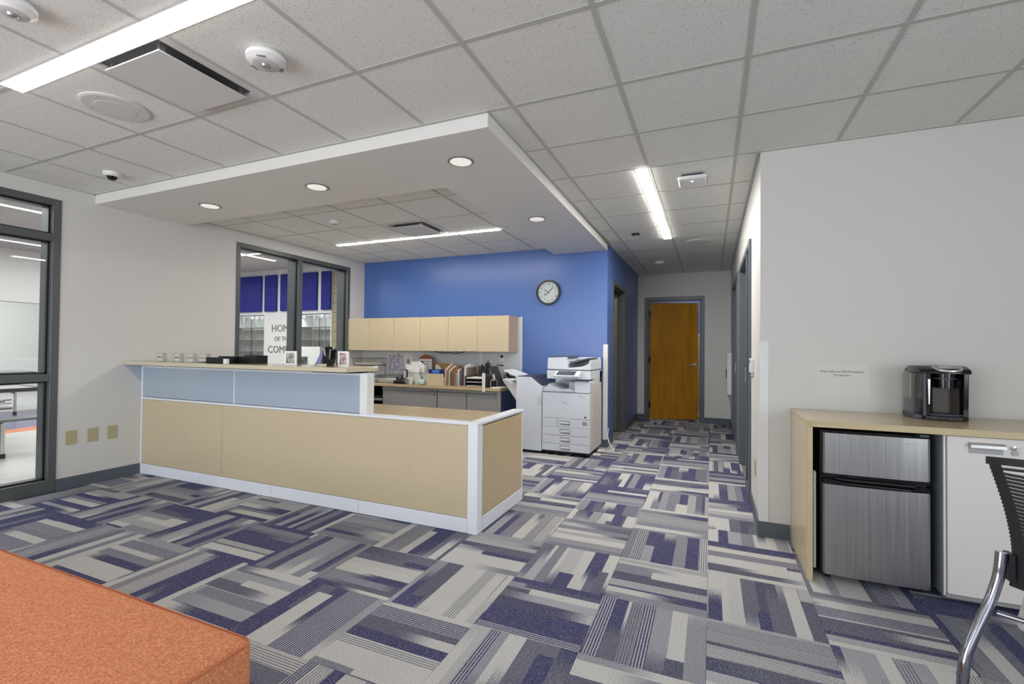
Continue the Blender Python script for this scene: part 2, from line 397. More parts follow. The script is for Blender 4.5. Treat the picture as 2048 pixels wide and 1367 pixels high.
def wall(name, axis, p0, p1, a0, a1, z0, z1, holes, m, **k):
    """axis='x': wall spans x=p0..p1 thickness, runs along y a0..a1 ; axis='y' likewise"""
    mb = MB()
    cuts = sorted(set([a0, a1] + [h[0] for h in holes] + [h[1] for h in holes]))
    for s, e in zip(cuts, cuts[1:]):
        zs = [(z0, z1)]
        for h in holes:
            if h[0] <= s + 1e-6 and h[1] >= e - 1e-6:
                nz = []
                for (u, w) in zs:
                    if h[2] > u: nz.append((u, min(h[2], w)))
                    if h[3] < w: nz.append((max(h[3], u), w))
                zs = nz
        for (u, w) in zs:
            if w - u < 1e-4: continue
            if axis == 'x': mb.box(p0, s, u, p1, e, w)
            else: mb.box(s, p0, u, e, p1, w)
    return obj(name, mb, m, origin=(0, 0, 0), kind='structure', **k)

# ================================================================== SETTING
XL, XR, YB, YE, XH0, XH1, YF = -5.297, .32, 6.17, 8.98, -1.26, .32, 3.694
YREAR, XRT, CZ = -2.5, 3.5, 2.69
# --- floor
floor = box('floor', -17.6, -4.2, -.12, 4.2, 11.6, -.008, mat('concrete_slab', (120, 120, 122), .8), kind='structure')
ROOT['floor'] = tuple(floor.location)
def to_local(root, mb): return mb
TS = .5
def region_clip(x0, y0, x1, y1):
    """clip one tile cell by the carpeted rooms; returns list of rects"""
    out = []
    for (a, b, c, d) in ((XL, -.0, XRT, YF), (XL, YF, XR, YB), (XH0, YB, XH1, YE + .12), (-2.2, YE + .12, 1.0, 11.0)):
        u0, v0, u1, v1 = max(x0, a), max(y0, b), min(x1, c), min(y1, d)
        if u1 - u0 > .01 and v1 - v0 > .01: out.append((u0, v0, u1, v1))
    return out
tile_cache = {}
def carpet_mesh(rot, r):
    key = (rot,) + tuple(round(q, 3) for q in r)
    if key in tile_cache: return tile_cache[key]
    g = .0007; x0, y0, x1, y1 = r[0] + g, r[1] + g, r[2] - g, r[3] - g
    mb = MB().box(x0, y0, -.008, x1, y1, 0)
    c, s = (1, 0) if rot == 0 else (0, -1)      # store mesh so that object rotation brings it back
    if rot: mb.v = [(y, -x, z) for x, y, z in mb.v]
    me = bpy.data.meshes.new('carpet_tile'); me.from_pydata(mb.v, [], mb.f); me.update(); me.materials.append(M_CARPET)
    tile_cache[key] = me; return me
NT_ = 0
for j in range(-2, 18):
    for i in range(-11, 6):
        cx = -.014 + TS * i + TS / 2; cy = 2.46 + TS * (j - 3) + TS / 2
        if cy < .5 and not (-5 < cx < 2.6): continue
        if j > 13 and not (-1.4 < cx < .7): continue
        if cx > 2.4 and cy < 1.9: continue
        if cy < .7: continue
        for rc in region_clip(cx - TS / 2, cy - TS / 2, cx + TS / 2, cy + TS / 2):
            if rc[1] >= YE + .12 and cy > 10: continue
            rot = 1 if (i + j) % 2 == 0 else 0
            me = carpet_mesh(rot, (rc[0] - cx, rc[1] - cy, rc[2] - cx, rc[3] - cy))
            o = bpy.data.objects.new('carpet_tile', me); COL.objects.link(o); o.parent = floor
            o.location = (cx - floor.location.x, cy - floor.location.y, -floor.location.z); o.rotation_euler = (0, 0, rot * PI / 2); NT_ += 1
# remaining carpet behind the camera and in the far office
fb = MB().box(XL, YREAR, -.008, XRT, .46, -.001).box(2.49, .46, -.008, XRT, YF, -.001).box(-2.2, 10.0, -.008, 1.0, 11.0, -.001)
obj('carpet_remainder', fb, M_CARPET, floor)
print('carpet tiles', NT_)

# --- walls
wall('wall_left', 'x', XL - .19, XL, -4.0, YB, 0, 3.2, [(-1.9, 2.23, 0, 2.56), (3.89, 5.83, .9, 2.555)], M_WALL)
wall('wall_back', 'y', YB, YB + .12, XL - .19, XH0, 0, 3.2, [], M_BLUE)
wall('wall_hall_left', 'x', XH0 - .12, XH0, YB + .12, YE + .12, 0, 2.8, [(6.52, 7.55, 0, 2.245)], M_BLUE)
wall('wall_hall_end', 'y', YE, YE + .12, XH0, XH1 + .12, 0, 2.8, [(-1.13, -.105, 0, 2.255)], M_WALL)
wall('wall_hall_right', 'x', XH1, XH1 + .14, YF + .14, YE, 0, 2.8, [(4.48, 5.995, 0, 2.25), (6.40, 7.99, 0, 2.27)], M_WALL)
wall('wall_right_front', 'y', YF, YF + .14, XH1, XRT, 0, 2.8, [], M_WALL)
wall('wall_right', 'x', XRT, XRT + .15, YREAR, YF + .14, 0, 2.8, [(-2.3, .5, .5, 2.5)], M_WALL)
wall('wall_rear', 'y', YREAR - .15, YREAR, XL, XRT + .15, 0, 2.8, [(-4.9, -1.3, .45, 2.45), (-.1, 2.5, .45, 2.45)], M_WALL)
# dark rooms behind the hall doors
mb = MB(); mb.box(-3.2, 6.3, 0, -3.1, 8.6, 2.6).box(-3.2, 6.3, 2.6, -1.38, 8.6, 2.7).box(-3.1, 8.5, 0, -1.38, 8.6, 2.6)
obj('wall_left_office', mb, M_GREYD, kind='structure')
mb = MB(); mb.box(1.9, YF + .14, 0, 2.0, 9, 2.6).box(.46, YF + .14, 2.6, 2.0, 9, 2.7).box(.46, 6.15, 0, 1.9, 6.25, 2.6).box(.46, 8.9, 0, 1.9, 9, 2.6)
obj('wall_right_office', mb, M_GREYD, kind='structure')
# far office
mb = MB(); mb.box(-2.2, 11.0, 0, 1.0, 11.1, 2.7)
obj('wall_far_office', mb, M_BLUE, kind='structure')
mb = MB(); mb.box(-2.3, 9.1, 0, -2.2, 11.1, 2.7).box(1.0, 9.1, 0, 1.1, 11.1, 2.7).box(-2.3, 9.1, 2.7, 1.1, 11.1, 2.78)
obj('wall_far_office_side', mb, M_WALL, kind='structure')

# --- ceiling
ceiling = box('ceiling', XL, YREAR, CZ + .03, XRT, YE, CZ + .11, M_TEEL, kind='structure')
ROOT['ceiling'] = tuple(ceiling.location)
GX, GY, GP = -1.058, 1.864, .61
OX1, OY0 = -2.0, 3.285       # recess in the soffit: x < OX1, y > OY0
SFX, SFY = -1.235, 2.475
def ceil_rects(x0, y0, x1, y1):
    out = []
    for (a, b, c, d) in ((XL, -.6, XRT, SFY), (SFX, SFY, XRT, YF), (SFX, YF, XR, YB), (XH0, YB, XH1, YE), (XL, OY0, OX1, YB)):
        u0, v0, u1, v1 = max(x0, a), max(y0, b), min(x1, c), min(y1, d)
        if u1 - u0 > .008 and v1 - v0 > .008: out.append((u0, v0, u1, v1))
    return out
DIFF = [(-2.583, 1.559), (-3.193, 4.609)]
tc_cache = {}
nt_ = 0
for i in range(-8, 8):
    for j in range(-4, 13):
        cx, cy = GX + GP * (i + .5), GY + GP * (j + .5)
        if cx > 2.6: continue
        if any(abs(cx - a) < .1 and abs(cy - b) < .1 for a, b in DIFF): continue
        for r in ceil_rects(cx - GP / 2, cy - GP / 2, cx + GP / 2, cy + GP / 2):
            loc = tuple(round(q - w, 3) for q, w in zip(r, (cx, cy, cx, cy)))
            if loc not in tc_cache:
                t = MB().box(loc[0] + .001, loc[1] + .001, CZ + .001, loc[2] - .001, loc[3] - .001, CZ + .018)
                me = bpy.data.meshes.new('ceiling_tile'); me.from_pydata(t.v, [], t.f); me.update(); me.materials.append(M_TILE); tc_cache[loc] = me
            o = bpy.data.objects.new('ceiling_tile', tc_cache[loc]); COL.objects.link(o); o.parent = ceiling
            o.location = (cx - ceiling.location.x, cy - ceiling.location.y, -ceiling.location.z); nt_ += 1
print('ceiling tiles', nt_)
TW = .012
def tee(x0, y0, x1, y1, z=CZ - .0012): obj('grid_bar', MB().box(x0, y0, z, x1, y1, CZ + .004), M_TEE, ceiling)
for i in range(-7, 8):
    x = GX + GP * i
    if x > 2.6: continue
    if x < OX1:
        tee(x - TW, -.57, x + TW, SFY, CZ - .0018); tee(x - TW, OY0, x + TW, YB, CZ - .0018)
    elif x < SFX: tee(x - TW, -.57, x + TW, SFY, CZ - .0018)
    elif x < XR: tee(x - TW, -.57, x + TW, YE, CZ - .0018)
    else: tee(x - TW, -.57, x + TW, YF, CZ - .0018)
for j in range(-4, 12):
    y = GY + GP * j
    if y < SFY: tee(XL, y - TW, XRT, y + TW)
    else:
        if OY0 < y < YB: tee(XL, y - TW, OX1, y + TW)
        tee(SFX if y < YB else XH0, y - TW, XR if y > YF else XRT, y + TW)
# wall angle trim
obj('wall_angle', MB().box(XL, -.5, CZ - .006, XL + .022, SFY, CZ + .004).box(XL, OY0, CZ - .006, XL + .022, YB, CZ + .004).box(XL, YB - .022, CZ - .006, OX1, YB, CZ + .004)
    .box(XR, YF - .022, CZ - .006, 2.6, YF, CZ + .004).box(XR - .022, YF, CZ - .006, XR, YE, CZ + .004).box(XH0, YB, CZ - .006, XH0 + .022, YE, CZ + .004)
    .box(XH0, YE - .022, CZ - .006, XR, YE, CZ + .004).box(XL, SFY - .022, CZ - .006, SFX + .022, SFY, CZ + .004).box(SFX, SFY, CZ - .006, SFX + .022, YB, CZ + .004), M_TEE, ceiling)
# --- soffit (L-shaped bulkhead, recess open to the blue wall)
SZ = 2.60
sof = MB()
sof.prism([(XL, SFY), (-1.222, SFY), (-1.262, YB), (OX1, YB), (OX1, OY0), (XL, OY0)], 'z', SZ, CZ + .03)
obj('soffit', sof, M_SOFFIT, kind='structure')

# --- baseboards
def bb(name, x0, y0, x1, y1): obj(name, MB().box(x0, y0, 0, x1, y1, .102), M_BASE, kind='structure')
bb('baseboard_left', XL, 2.23, XL + .012, 2.89)
bb('baseboard_back', -2.3, YB - .012, XH0, YB)
bb('baseboard_corner', XH0, YB - .012, XH0 + .012, 6.52)
bb('baseboard_hall_left', XH0, 7.55, XH0 + .012, YE)
bb('baseboard_hall_end_left', XH0, YE - .012, -1.13, YE)
bb('baseboard_hall_end_right', -.105, YE - .012, XH1, YE)
bb('baseboard_right_front', XH1 - .012, YF - .012, .497, YF)
bb('baseboard_hall_right', XH1 - .012, YF, XH1, 4.48)
bb('baseboard_hall_right_far', XH1 - .012, 5.995, XH1, 6.40)
bb('baseboard_hall_right_end', XH1 - .012, 7.99, XH1, YE)

# --- windows in left wall
def frame_x(root, name, members, x0, x1, m):
    for (y0, y1, z0, z1) in members: obj(name, MB().box(x0, y0, z0, x1, y1, z1, .003, 1), m, root)
w1 = thing('window_1', (XL, .2, 0), kind='structure')
D = .19
mem = [(2.172, 2.23, 0, 2.56), (-1.9, -1.84, 0, 2.56), (.28, .34, 0, 2.56), (-1.84, .28, 2.505, 2.56), (.34, 2.172, 2.505, 2.56),
       (.34, 2.172, 2.19, 2.255), (.34, 2.172, .965, 1.03), (.34, 2.172, 0, .108), (-1.84, .28, 0, .108), (-1.84, .28, .965, 1.03), (-1.84, .28, 2.19, 2.255)]
frame_x(w1, 'window_frame', mem, XL - D - .004, XL + .008, M_FRAME)
stops = MB()
for (a, b) in ((-1.84, .28), (.34, 2.172)):
    for (c, d) in ((.108, .965), (1.03, 2.19), (2.255, 2.505)):
        stops.box(XL - .062, a, c, XL - .04, a + .014, d).box(XL - .062, b - .014, c, XL - .04, b, d).box(XL - .062, a, c, XL - .04, b, c + .014).box(XL - .062, a, d - .014, XL - .04, b, d)
obj('glazing_stop', stops, M_BLACK, w1)
for (a, b) in ((-1.84, .28), (.34, 2.172)):
    for (c, d) in ((.108, .965), (1.03, 2.19), (2.255, 2.505)):
        obj('pane', MB().box(XL - .056, a, c, XL - .05, b, d), M_GLASS, w1)
w2 = thing('window_2', (XL, 4.86, .9), kind='structure')
mem = [(3.89, 3.945, .9, 2.555), (5.775, 5.83, .9, 2.555), (4.825, 4.888, .95, 2.50), (3.945, 5.775, 2.50, 2.555), (3.945, 5.775, .9, .95)]
frame_x(w2, 'window_frame', mem, XL - D - .026, XL + .008, M_FRAME)
stops = MB()
for (a, b) in ((3.945, 4.825), (4.888, 5.775)):
    c, d = .95, 2.50
    stops.box(XL - .062, a, c, XL - .04, a + .014, d).box(XL - .062, b - .014, c, XL - .04, b, d).box(XL - .062, a, c, XL - .04, b, c + .014).box(XL - .062, a, d - .014, XL - .04, b, d)
obj('glazing_stop', stops, M_BLACK, w2)
for (a, b) in ((3.945, 4.825), (4.888, 5.775)): obj('pane', MB().box(XL - .056, a, .95, XL - .05, b, 2.50), M_GLASS, w2)
# windows behind the camera, and one added beside it for its light (frames only show in reflections)
for nm, y, xs in (('window_3', YREAR - .08, (-4.9, -3.7, -2.5, -1.3)), ('window_4', YREAR - .08, (-.1, 1.2, 2.5))):
    t = thing(nm, (xs[0], y, .45), kind='structure')
    for x in xs: obj('window_frame', MB().box(x - .03, y - .04, .45, x + .03, y + .04, 2.45), M_FRAME, t)
    obj('window_head', MB().box(xs[0], y - .04, 2.4, xs[-1], y + .04, 2.45), M_FRAME, t)
    obj('window_sill', MB().box(xs[0], y - .04, .45, xs[-1], y + .04, .5), M_FRAME, t)
t = thing('added_window', (XRT + .08, -.9, .5), kind='structure')
for y in (-2.27, -1.36, -.44, .47): obj('window_frame', MB().box(XRT + .04, y - .03, .5, XRT + .12, y + .03, 2.5), M_FRAME, t)
obj('window_head', MB().box(XRT + .04, -2.3, 2.45, XRT + .12, .5, 2.5), M_FRAME, t)

# --- doors
d1 = thing('door_1', (-.6, YE, 0), kind='structure')     # wooden door at hall end
for (a, b, c, d) in ((-1.136, -1.075, 0, 2.26), (-.165, -.103, 0, 2.26), (-1.075, -.165, 2.195, 2.26)):
    obj('door_frame', MB().box(a, YE - .015, c, b, YE + .135, d, .003, 1), M_DFRAME, d1)
obj('door_stop', MB().box(-1.075, YE + .03, 0, -1.055, YE + .075, 2.195).box(-.185, YE + .03, 0, -.165, YE + .075, 2.195).box(-1.055, YE + .03, 2.178, -.185, YE + .075, 2.195), M_DFRAME, d1)
ang = math.radians(19)
leafM = Matrix.Translation((-1.04, YE + .02, 0)) @ Matrix.Rotation(ang, 4, 'Z')
leaf = obj('door_leaf', MB().box(0, 0, .012, .875, .045, 2.165, .002, 1).xf(leafM), M_DOORW, d1)
for z in (.22, 1.05, 1.9): obj('hinge', MB().box(-.02, -.012, z, .012, .05, z + .11).xf(leafM), M_BLACK, d1)
lv = MB().lathe([(.034, 0), (.034, -.012), (.02, -.02), (.011, -.05)], (.81, 0, 1.02), 'y', 20)
lv.tube([(.81, -.05, 1.02), (.76, -.055, 1.02), (.69, -.05, 1.015)], .010, 8)
obj('lever_handle', lv.xf(leafM), mat('satin_lever', (214, 212, 208), .35, .25), leaf)
d2 = thing('door_2', (XH0, 7.03, 0), kind='structure')   # doorway in the blue hall wall
for (a, b, c, d) in ((6.515, 6.575, 0, 2.25), (7.495, 7.555, 0, 2.25), (6.575, 7.495, 2.19, 2.25)):
    obj('door_frame', MB().box(XH0 - .135, a, c, XH0 + .015, b, d, .003, 1), M_FRAME, d2)
obj('door_stop', MB().box(XH0 - .08, 7.475, 0, XH0 - .04, 7.495, 2.19).box(XH0 - .08, 6.575, 2.17, XH0 - .04, 7.475, 2.19), M_FRAME, d2)
lf = Matrix.Translation((XH0 - .12, 7.49, 0)) @ Matrix.Rotation(math.radians(196), 4, 'Z')
obj('door_leaf', MB().box(0, 0, .012, .9, .045, 2.18).xf(lf), M_FRAME, d2)
def hall_door(nm, y0, y1, zt, mull):
    t = thing(nm, (XH1, (y0 + y1) / 2, 0), kind='structure')
    for (a, b, c, d) in ((y0, y0 + .06, 0, zt), (y1 - .06, y1, 0, zt), (y0 + .06, y1 - .06, zt - .06, zt), (mull, mull + .05, 0, zt - .06), (y0 + .06, mull, 0, .1)):
        obj('door_frame', MB().box(XH1 - .02, a, c, XH1 + .15, b, d, .003, 1), M_DFRAME, t)
    obj('side_pane', MB().box(XH1 + .07, y0 + .06, .1, XH1 + .076, mull, zt - .06), M_GLASS, t)
    lf = obj('door_leaf', MB().box(XH1 + .1, mull + .05, .01, XH1 + .145, y1 - .06, zt - .065), mat('dark_brown_veneer', (70, 50, 30), .4), t)
    obj('strike_plate', MB().box(XH1 - .026, mull + .006, 1.0, XH1 - .02, mull + .044, 1.13), M_SILVER, t)
    lv = MB().tube([(XH1 + .1, mull + .12, 1.02), (XH1 + .05, mull + .12, 1.02), (XH1 + .045, mull + .22, 1.02)], .009, 8)
    obj('lever_handle', lv, M_CHROME, lf)
hall_door('door_3', 4.48, 5.995, 2.25, 4.82)
hall_door('door_4', 6.40, 7.99, 2.27, 6.75)

# corner guards
obj('corner_guard', MB().box(XH1 - .006, YF - .006, .104, XH1 + .052, YF, 1.355, .0015, 1).box(XH1 - .006, YF, .104, XH1, YF + .052, 1.355), M_WPLAST, origin=(XH1, YF, .1),
    label='white plastic corner guard on the white wall corner at right', cat='corner guard')
obj('corner_guard', MB().box(XH0 - .05, YB - .006, .10, XH0 + .006, YB, 1.355, .0015, 1).box(XH0, YB, .10, XH0 + .006, YB + .05, 1.355), M_WPLAST, origin=(XH0, YB, .1),
    label='white plastic corner guard on the blue wall corner beside the copier', cat='corner guard')

# ================================================================== CAFETERIA (seen through the windows)
CY, CCZ = 7.75, 3.05
mb = MB().box(-17.4, -4.0, CCZ, XL - .19, CY + .2, CCZ + .1); obj('ceiling_cafeteria', mb, mat('cafeteria_ceiling', (190, 190, 187), .8), kind='structure')
def cafe_floor():
    m, nt, b = nodes_of('banded_vinyl_floor'); N = NT(nt); tc = N.n('ShaderNodeTexCoord'); sp = N.n('ShaderNodeSeparateXYZ'); nt.links.new(tc.outputs['Object'], sp.inputs[0])
    x, y = sp.outputs[0], sp.outputs[1]
    e = N.math('ADD', x, N.math('MULTIPLY', y, .22))                 # slightly skewed band edges
    col = N.mix(N.math('LESS_THAN', x, -9.35), lin((196, 193, 188)), lin((214, 118, 66)))
    col = N.mix(N.math('LESS_THAN', e, -8.95), col, lin((104, 102, 140)))
    col = N.mix(N.math('LESS_THAN', x, -12.4), col, lin((186, 186, 186)))
    nt.links.new(col, b.inputs['Base Color']); b.inputs['Roughness'].default_value = .25; return m
obj('floor_cafeteria', MB().box(-17.4, -4.0, -.008, XL - .19, CY, 0), cafe_floor(), kind='structure')
mb = MB().box(-17.5, -4, 0, -17.2, CY, CCZ); obj('wall_cafeteria_far', mb, M_CAFE, kind='structure')
mb = MB().box(-17.4, -4.1, 0, XL - .19, -4, CCZ); obj('wall_cafeteria_near', mb, M_CAFE, kind='structure')
mb = MB().box(-12.2, -4, 2.08, -11.9, CY, CCZ); obj('cafeteria_bulkhead', mb, M_CAFE, kind='structure')
C1, C2 = (-10.9, -9.57), (-8.62, -7.56)
wall('wall_cafeteria_end', 'y', CY, CY + .15, -17.4, -7.53, 0, CCZ, [(C1[0], C1[1], .55, 2.01), (C2[0], C2[1], .55, 2.01)], M_CAFE)
for nm, (a, b), vs in (('display_case', C1, (-10.6, -10.3, -10.01, -9.89, -9.665)), ('display_case', C2, (-8.35, -8.07, -7.834, -7.733))):
    lab = 'recessed white display case with glass shelves beyond the left pane' if a < -10 else 'recessed white display case with glass shelves beyond the right pane'
    t = thing(nm, ((a + b) / 2, CY + .4, .55), lab, 'display case', 'display cases in the cafeteria wall')
    obj('back_panel', MB().box(a, CY + .52, .55, b, CY + .54, 2.01), M_CAFE, t)
    obj('case_frame', MB().box(a, CY + .15, .53, b, CY + .52, .55).box(a, CY + .15, 2.01, b, CY + .52, 2.03).box(a - .02, CY + .15, .53, a, CY + .54, 2.03).box(b, CY + .15, .53, b + .02, CY + .54, 2.03), M_CAFE, t)
    for z in (.9, 1.175, 1.45, 1.726): obj('shelf', MB().box(a, CY + .05, z, b, CY + .48, z + .009), mat('grey_glass_shelf', (150, 160, 162), .2), t)
    for k, x in enumerate(vs):
        y = CY + .02 if k % 2 else CY + .46
        obj('upright', MB().box(x - .006, y, .55, x + .006, y + .02, 2.0), M_CABGREY, t)
    for x in (a + .9 if a < -10 else a + .25, b - .1, b - .28): obj('glass_clip', MB().box(x - .04, CY - .01, 1.93, x + .04, CY + .02, 1.99), M_WPLAST, t)
    obj('top_rail', MB().box(a, CY, 2.0, b, CY + .03, 2.02), M_GREYD, t)
for k, (a, b) in enumerate(((-10.75, -9.63), (-9.517, -9.146), (-9.016, -8.65), (-8.53, -7.924), (-7.798, -7.535))):
    nmz = ['widest navy fabric acoustic panel at left of the left pane', 'narrow navy acoustic panel in the middle of the left pane', 'navy acoustic panel half hidden behind the window mullion',
           'wide navy acoustic panel at left of the right pane', 'navy acoustic panel beside the tan block column'][k]
    obj('acoustic_panel', MB().box(a, CY - .055, 2.095, b, CY - .003, 2.93, .006, 1), M_PANELB, origin=((a + b) / 2, CY, 2.095), label=nmz, cat='wall panel', group='navy acoustic panels in the cafeteria')
t = thing('wall_lettering', (-9.1, CY, 1.1), 'grey lettering HOME OF THE COMETS on the cafeteria wall', 'lettering')
M_LET = mat('grey_letter', (112, 116, 118), .5)
def letters(body, x, z, size, al='LEFT', par=t): 
    mb = text_mb(body, size, al, .004).xf(Matrix.Translation((x, CY - .005, z)) @ FACE_S); obj('text_line', mb, M_LET, par)
letters('HOME', -9.325, 1.70, .235); letters('OF THE', -9.23, 1.462, .145); letters('COMETS', -9.44, 1.215, .235)
obj('wall_cafeteria_end_right', MB().box(-7.13, CY, 0, XL, CY + .15, CCZ), M_CAFE, kind='structure')
col = thing('block_column', (-7.3, CY + .1, 0), 'tan masonry block column seen through the right pane', 'column')
M_BLK = mat('tan_block', (160, 150, 122), .8, vary=(60, .12))
for r in range(15):
    z = r * .2035
    for c in range(2):
        x0 = -7.53 + c * .2 + (.0 if r % 2 else -.0); 
        w = (.14, .26) if r % 2 else (.2, .2)
        xa = -7.53 if c == 0 else -7.53 + w[0]
        obj('block', MB().box(xa + .004, CY + .01, z + .004, xa + w[c] - .004, CY + .2, z + .2), M_BLK, col)
t = thing('white_partition', (-7.3, 6.82, 0), 'white low partition standing in front of the display case', 'partition')
obj('panel', MB().box(-7.62, 6.8, .05, -6.89, 6.84, 1.292, .004), M_CAFE, t); obj('foot', MB().box(-7.55, 6.7, 0, -7.5, 6.94, .05).box(-7.0, 6.7, 0, -6.95, 6.94, .05), M_GREY, t)
# cafeteria lights
def led(name, x0, y0, x1, y1, z, m, label, grp=None):
    t = thing(name, ((x0 + x1) / 2, (y0 + y1) / 2, z), label, 'ceiling light', grp)
    b = .004
    obj('housing', MB().box(x0 - b, y0 - b, z - .003, x1 + b, y1 + b, z + .001), M_WPLAST, t)
    obj('diffuser', MB().box(x0, y0, z - .006, x1, y1, z - .0035), m, t); return t
G = 'linear lights in the cafeteria ceiling'
led('linear_light', -8.28, .5, -8.2, 6.9, CCZ - .002, M_CSTRIP, 'long linear light nearest the glass in the cafeteria ceiling', G)
led('linear_light', -11.04, .5, -10.96, 6.9, CCZ - .002, M_CSTRIP, 'second linear light further back in the cafeteria ceiling', G)
led('linear_light', -14.6, .5, -14.5, 6.9, CCZ - .002, M_CSTRIP, 'farthest linear light past the cafeteria bulkhead', G)
t = thing('cafeteria_downlight', (-11.0, 4.55, CCZ), 'small round downlight in the cafeteria seen near the left pane edge', 'ceiling light')
obj('trim_ring', MB().lathe([(.12, 0), (.12, -.006), (.1, -.008)], (-10.2, 4.1, CCZ)), M_WPLAST, t); obj('lens', MB().lathe([(.09, -.008), (.09, -.011)], (-10.2, 4.1, CCZ)), M_CSTRIP, t)
# mobile lunch tables
def lunch_table(loc, rz, label):
    t = thing('lunch_table', loc, label, 'table', 'folding lunch tables in the cafeteria', local=True, rz=rz)
    obj('tabletop', MB().box(-1.5, -.38, .72, 1.5, .38, .75, .008), mat('lunch_table_top', (140, 140, 140), .3), t)
    obj('top_edge', MB().box(-1.51, -.39, .715, 1.51, -.38, .755).box(-1.51, .38, .715, 1.51, .39, .755).box(-1.51, -.38, .715, -1.5, .38, .755).box(1.5, -.38, .715, 1.51, .38, .755), M_BLACK, t)
    for s in (-1, 1): obj('bench', MB().box(-1.5, s * .72 - .13, .41, 1.5, s * .72 + .13, .44, .008), mat('bench_top', (100, 102, 105), .35), t)
    for x in (-1.1, -.15, .15, 1.1):
        fr = MB(); fr.tube([(x, -.78, .02), (x, -.78, .38), (x, -.3, .42), (x, -.3, .7), (x, .3, .7), (x, .3, .42), (x, .78, .38), (x, .78, .02)], .02, 8)
        obj('leg_frame', fr, M_SILVER, t)
        for s in (-1, 1): obj('foot_cap', MB().cyl((x, s * .78, 0), .028, .05), M_BLACK, t)
    for s in (-1, 1): obj('rail', MB().tube([(-1.1, s * .62, .2), (1.1, s * .62, .2)], .014, 8).tube([(-1.1, s * .62, .26), (1.1, s * .62, .26)], .012, 8), M_SILVER, t)
    for x in (-.15, .15):
        for s in (-1, 1): obj('wheel', MB().lathe([(.06, -.015), (.06, .015)], (x, s * .6, .06), 'x', 16), M_BLACK, t)
    return t
lunch_table((-8.25, 1.62, 0), 1.45, 'folding lunch table with attached benches nearest the window')
lunch_table((-12.6, 3.3, 0), 1.5, 'folding lunch table farther back by the bulkhead')
lunch_table((-10.6, 2.0, 0), 1.57, 'folding lunch table behind the nearest one')

# ================================================================== CEILING FIXTURES
led('linear_light', -3.52, 1.213, -1.08, 1.303, CZ - .002, M_STRIP, 'long linear ceiling light at top left of the lobby')
led('linear_light', -.545, 3.70, -.457, 6.135, CZ - .002, M_STRIP_H, 'linear ceiling light running down the hallway')
led('linear_light', -4.73, 4.935, -2.28, 4.99, CZ - .002, M_STRIP_R, 'thin linear light in the recess over the back counter')
def downlight(x, y, label):
    t = thing('downlight', (x, y, SZ), label, 'ceiling light', 'round downlights in the soffit')
    obj('trim_ring', MB().lathe([(.094, 0), (.094, -.004), (.082, -.006)], (x, y, SZ)), M_GREY, t, smooth_=True)
    obj('reflector', MB().lathe([(.082, -.0062), (.078, -.0075)], (x, y, SZ)), M_SILVER, t)
    obj('lens', MB().lathe([(.076, -.0076), (.07, -.009)], (x, y, SZ)), M_CAN, t)
downlight(-4.32, 2.90, 'round downlight in the soffit nearest the left wall')
downlight(-2.975, 2.88, 'round downlight in the middle of the front soffit')
downlight(-1.62, 2.86, 'largest round downlight at the front corner of the soffit')
downlight(-1.616, 4.417, 'round downlight in the side soffit near the blue wall')
M_CAVITY = mat('vent_cavity_grey', (92, 96, 98), .5)
def diffuser(cx, cy, label):
    t = thing('air_diffuser', (cx, cy, CZ), label, 'air vent', 'square plaque air diffusers')
    h = .297
    obj('cavity', MB().box(cx - .25, cy - .25, CZ + .015, cx + .25, cy + .25, CZ + .022), M_CAVITY, t)
    fr = MB()
    for (a, b, c, d) in ((-h, -h, h, -.245), (-h, .245, h, h), (-h, -.245, -.245, .245), (.245, -.245, h, .245)): fr.box(cx + a, cy + b, CZ - .001, cx + c, cy + d, CZ + .015)
    obj('frame', fr, M_TEEL, t)
    obj('plaque', MB().box(cx - .215, cy - .225, CZ - .030, cx + .215, cy + .225, CZ - .024, .002, 1), M_TEEL, t)
    for sx in (-1, 1):
        for sy in (-1, 1): obj('clip', MB().box(cx + sx * .19 - .012, cy + sy * .2 - .012, CZ - .024, cx + sx * .19 + .012, cy + sy * .2 + .012, CZ + .016), M_SILVER, t)
diffuser(-2.583, 1.559, 'square air diffuser panel beside the top left linear light')
diffuser(-3.193, 4.609, 'square air diffuser in the recess over the back counter')
def speaker(x, y, label):
    t = thing('ceiling_speaker', (x, y, CZ), label, 'speaker', 'round ceiling speakers')
    obj('rim', MB().lathe([(.168, 0), (.168, -.006), (.155, -.012), (.15, -.012)], (x, y, CZ)), M_TEEL, t, smooth_=True)
    obj('grille', MB().lathe([(.15, -.012), (.1, -.0135), (.098, -.015)], (x, y, CZ)), mat('speaker_grille', (206, 206, 202), .7, vary=(900, .12)), t)
    for k in range(4):
        a = k * PI / 2 + .5; obj('screw', MB().cyl((x + .135 * math.cos(a), y + .135 * math.sin(a), CZ - .0155), .004, .003, n=8), M_SILVER, t)
speaker(-3.235, 1.60, 'round white ceiling speaker beside the air diffuser')
speaker(-.14, 6.47, 'round ceiling speaker above the hallway')
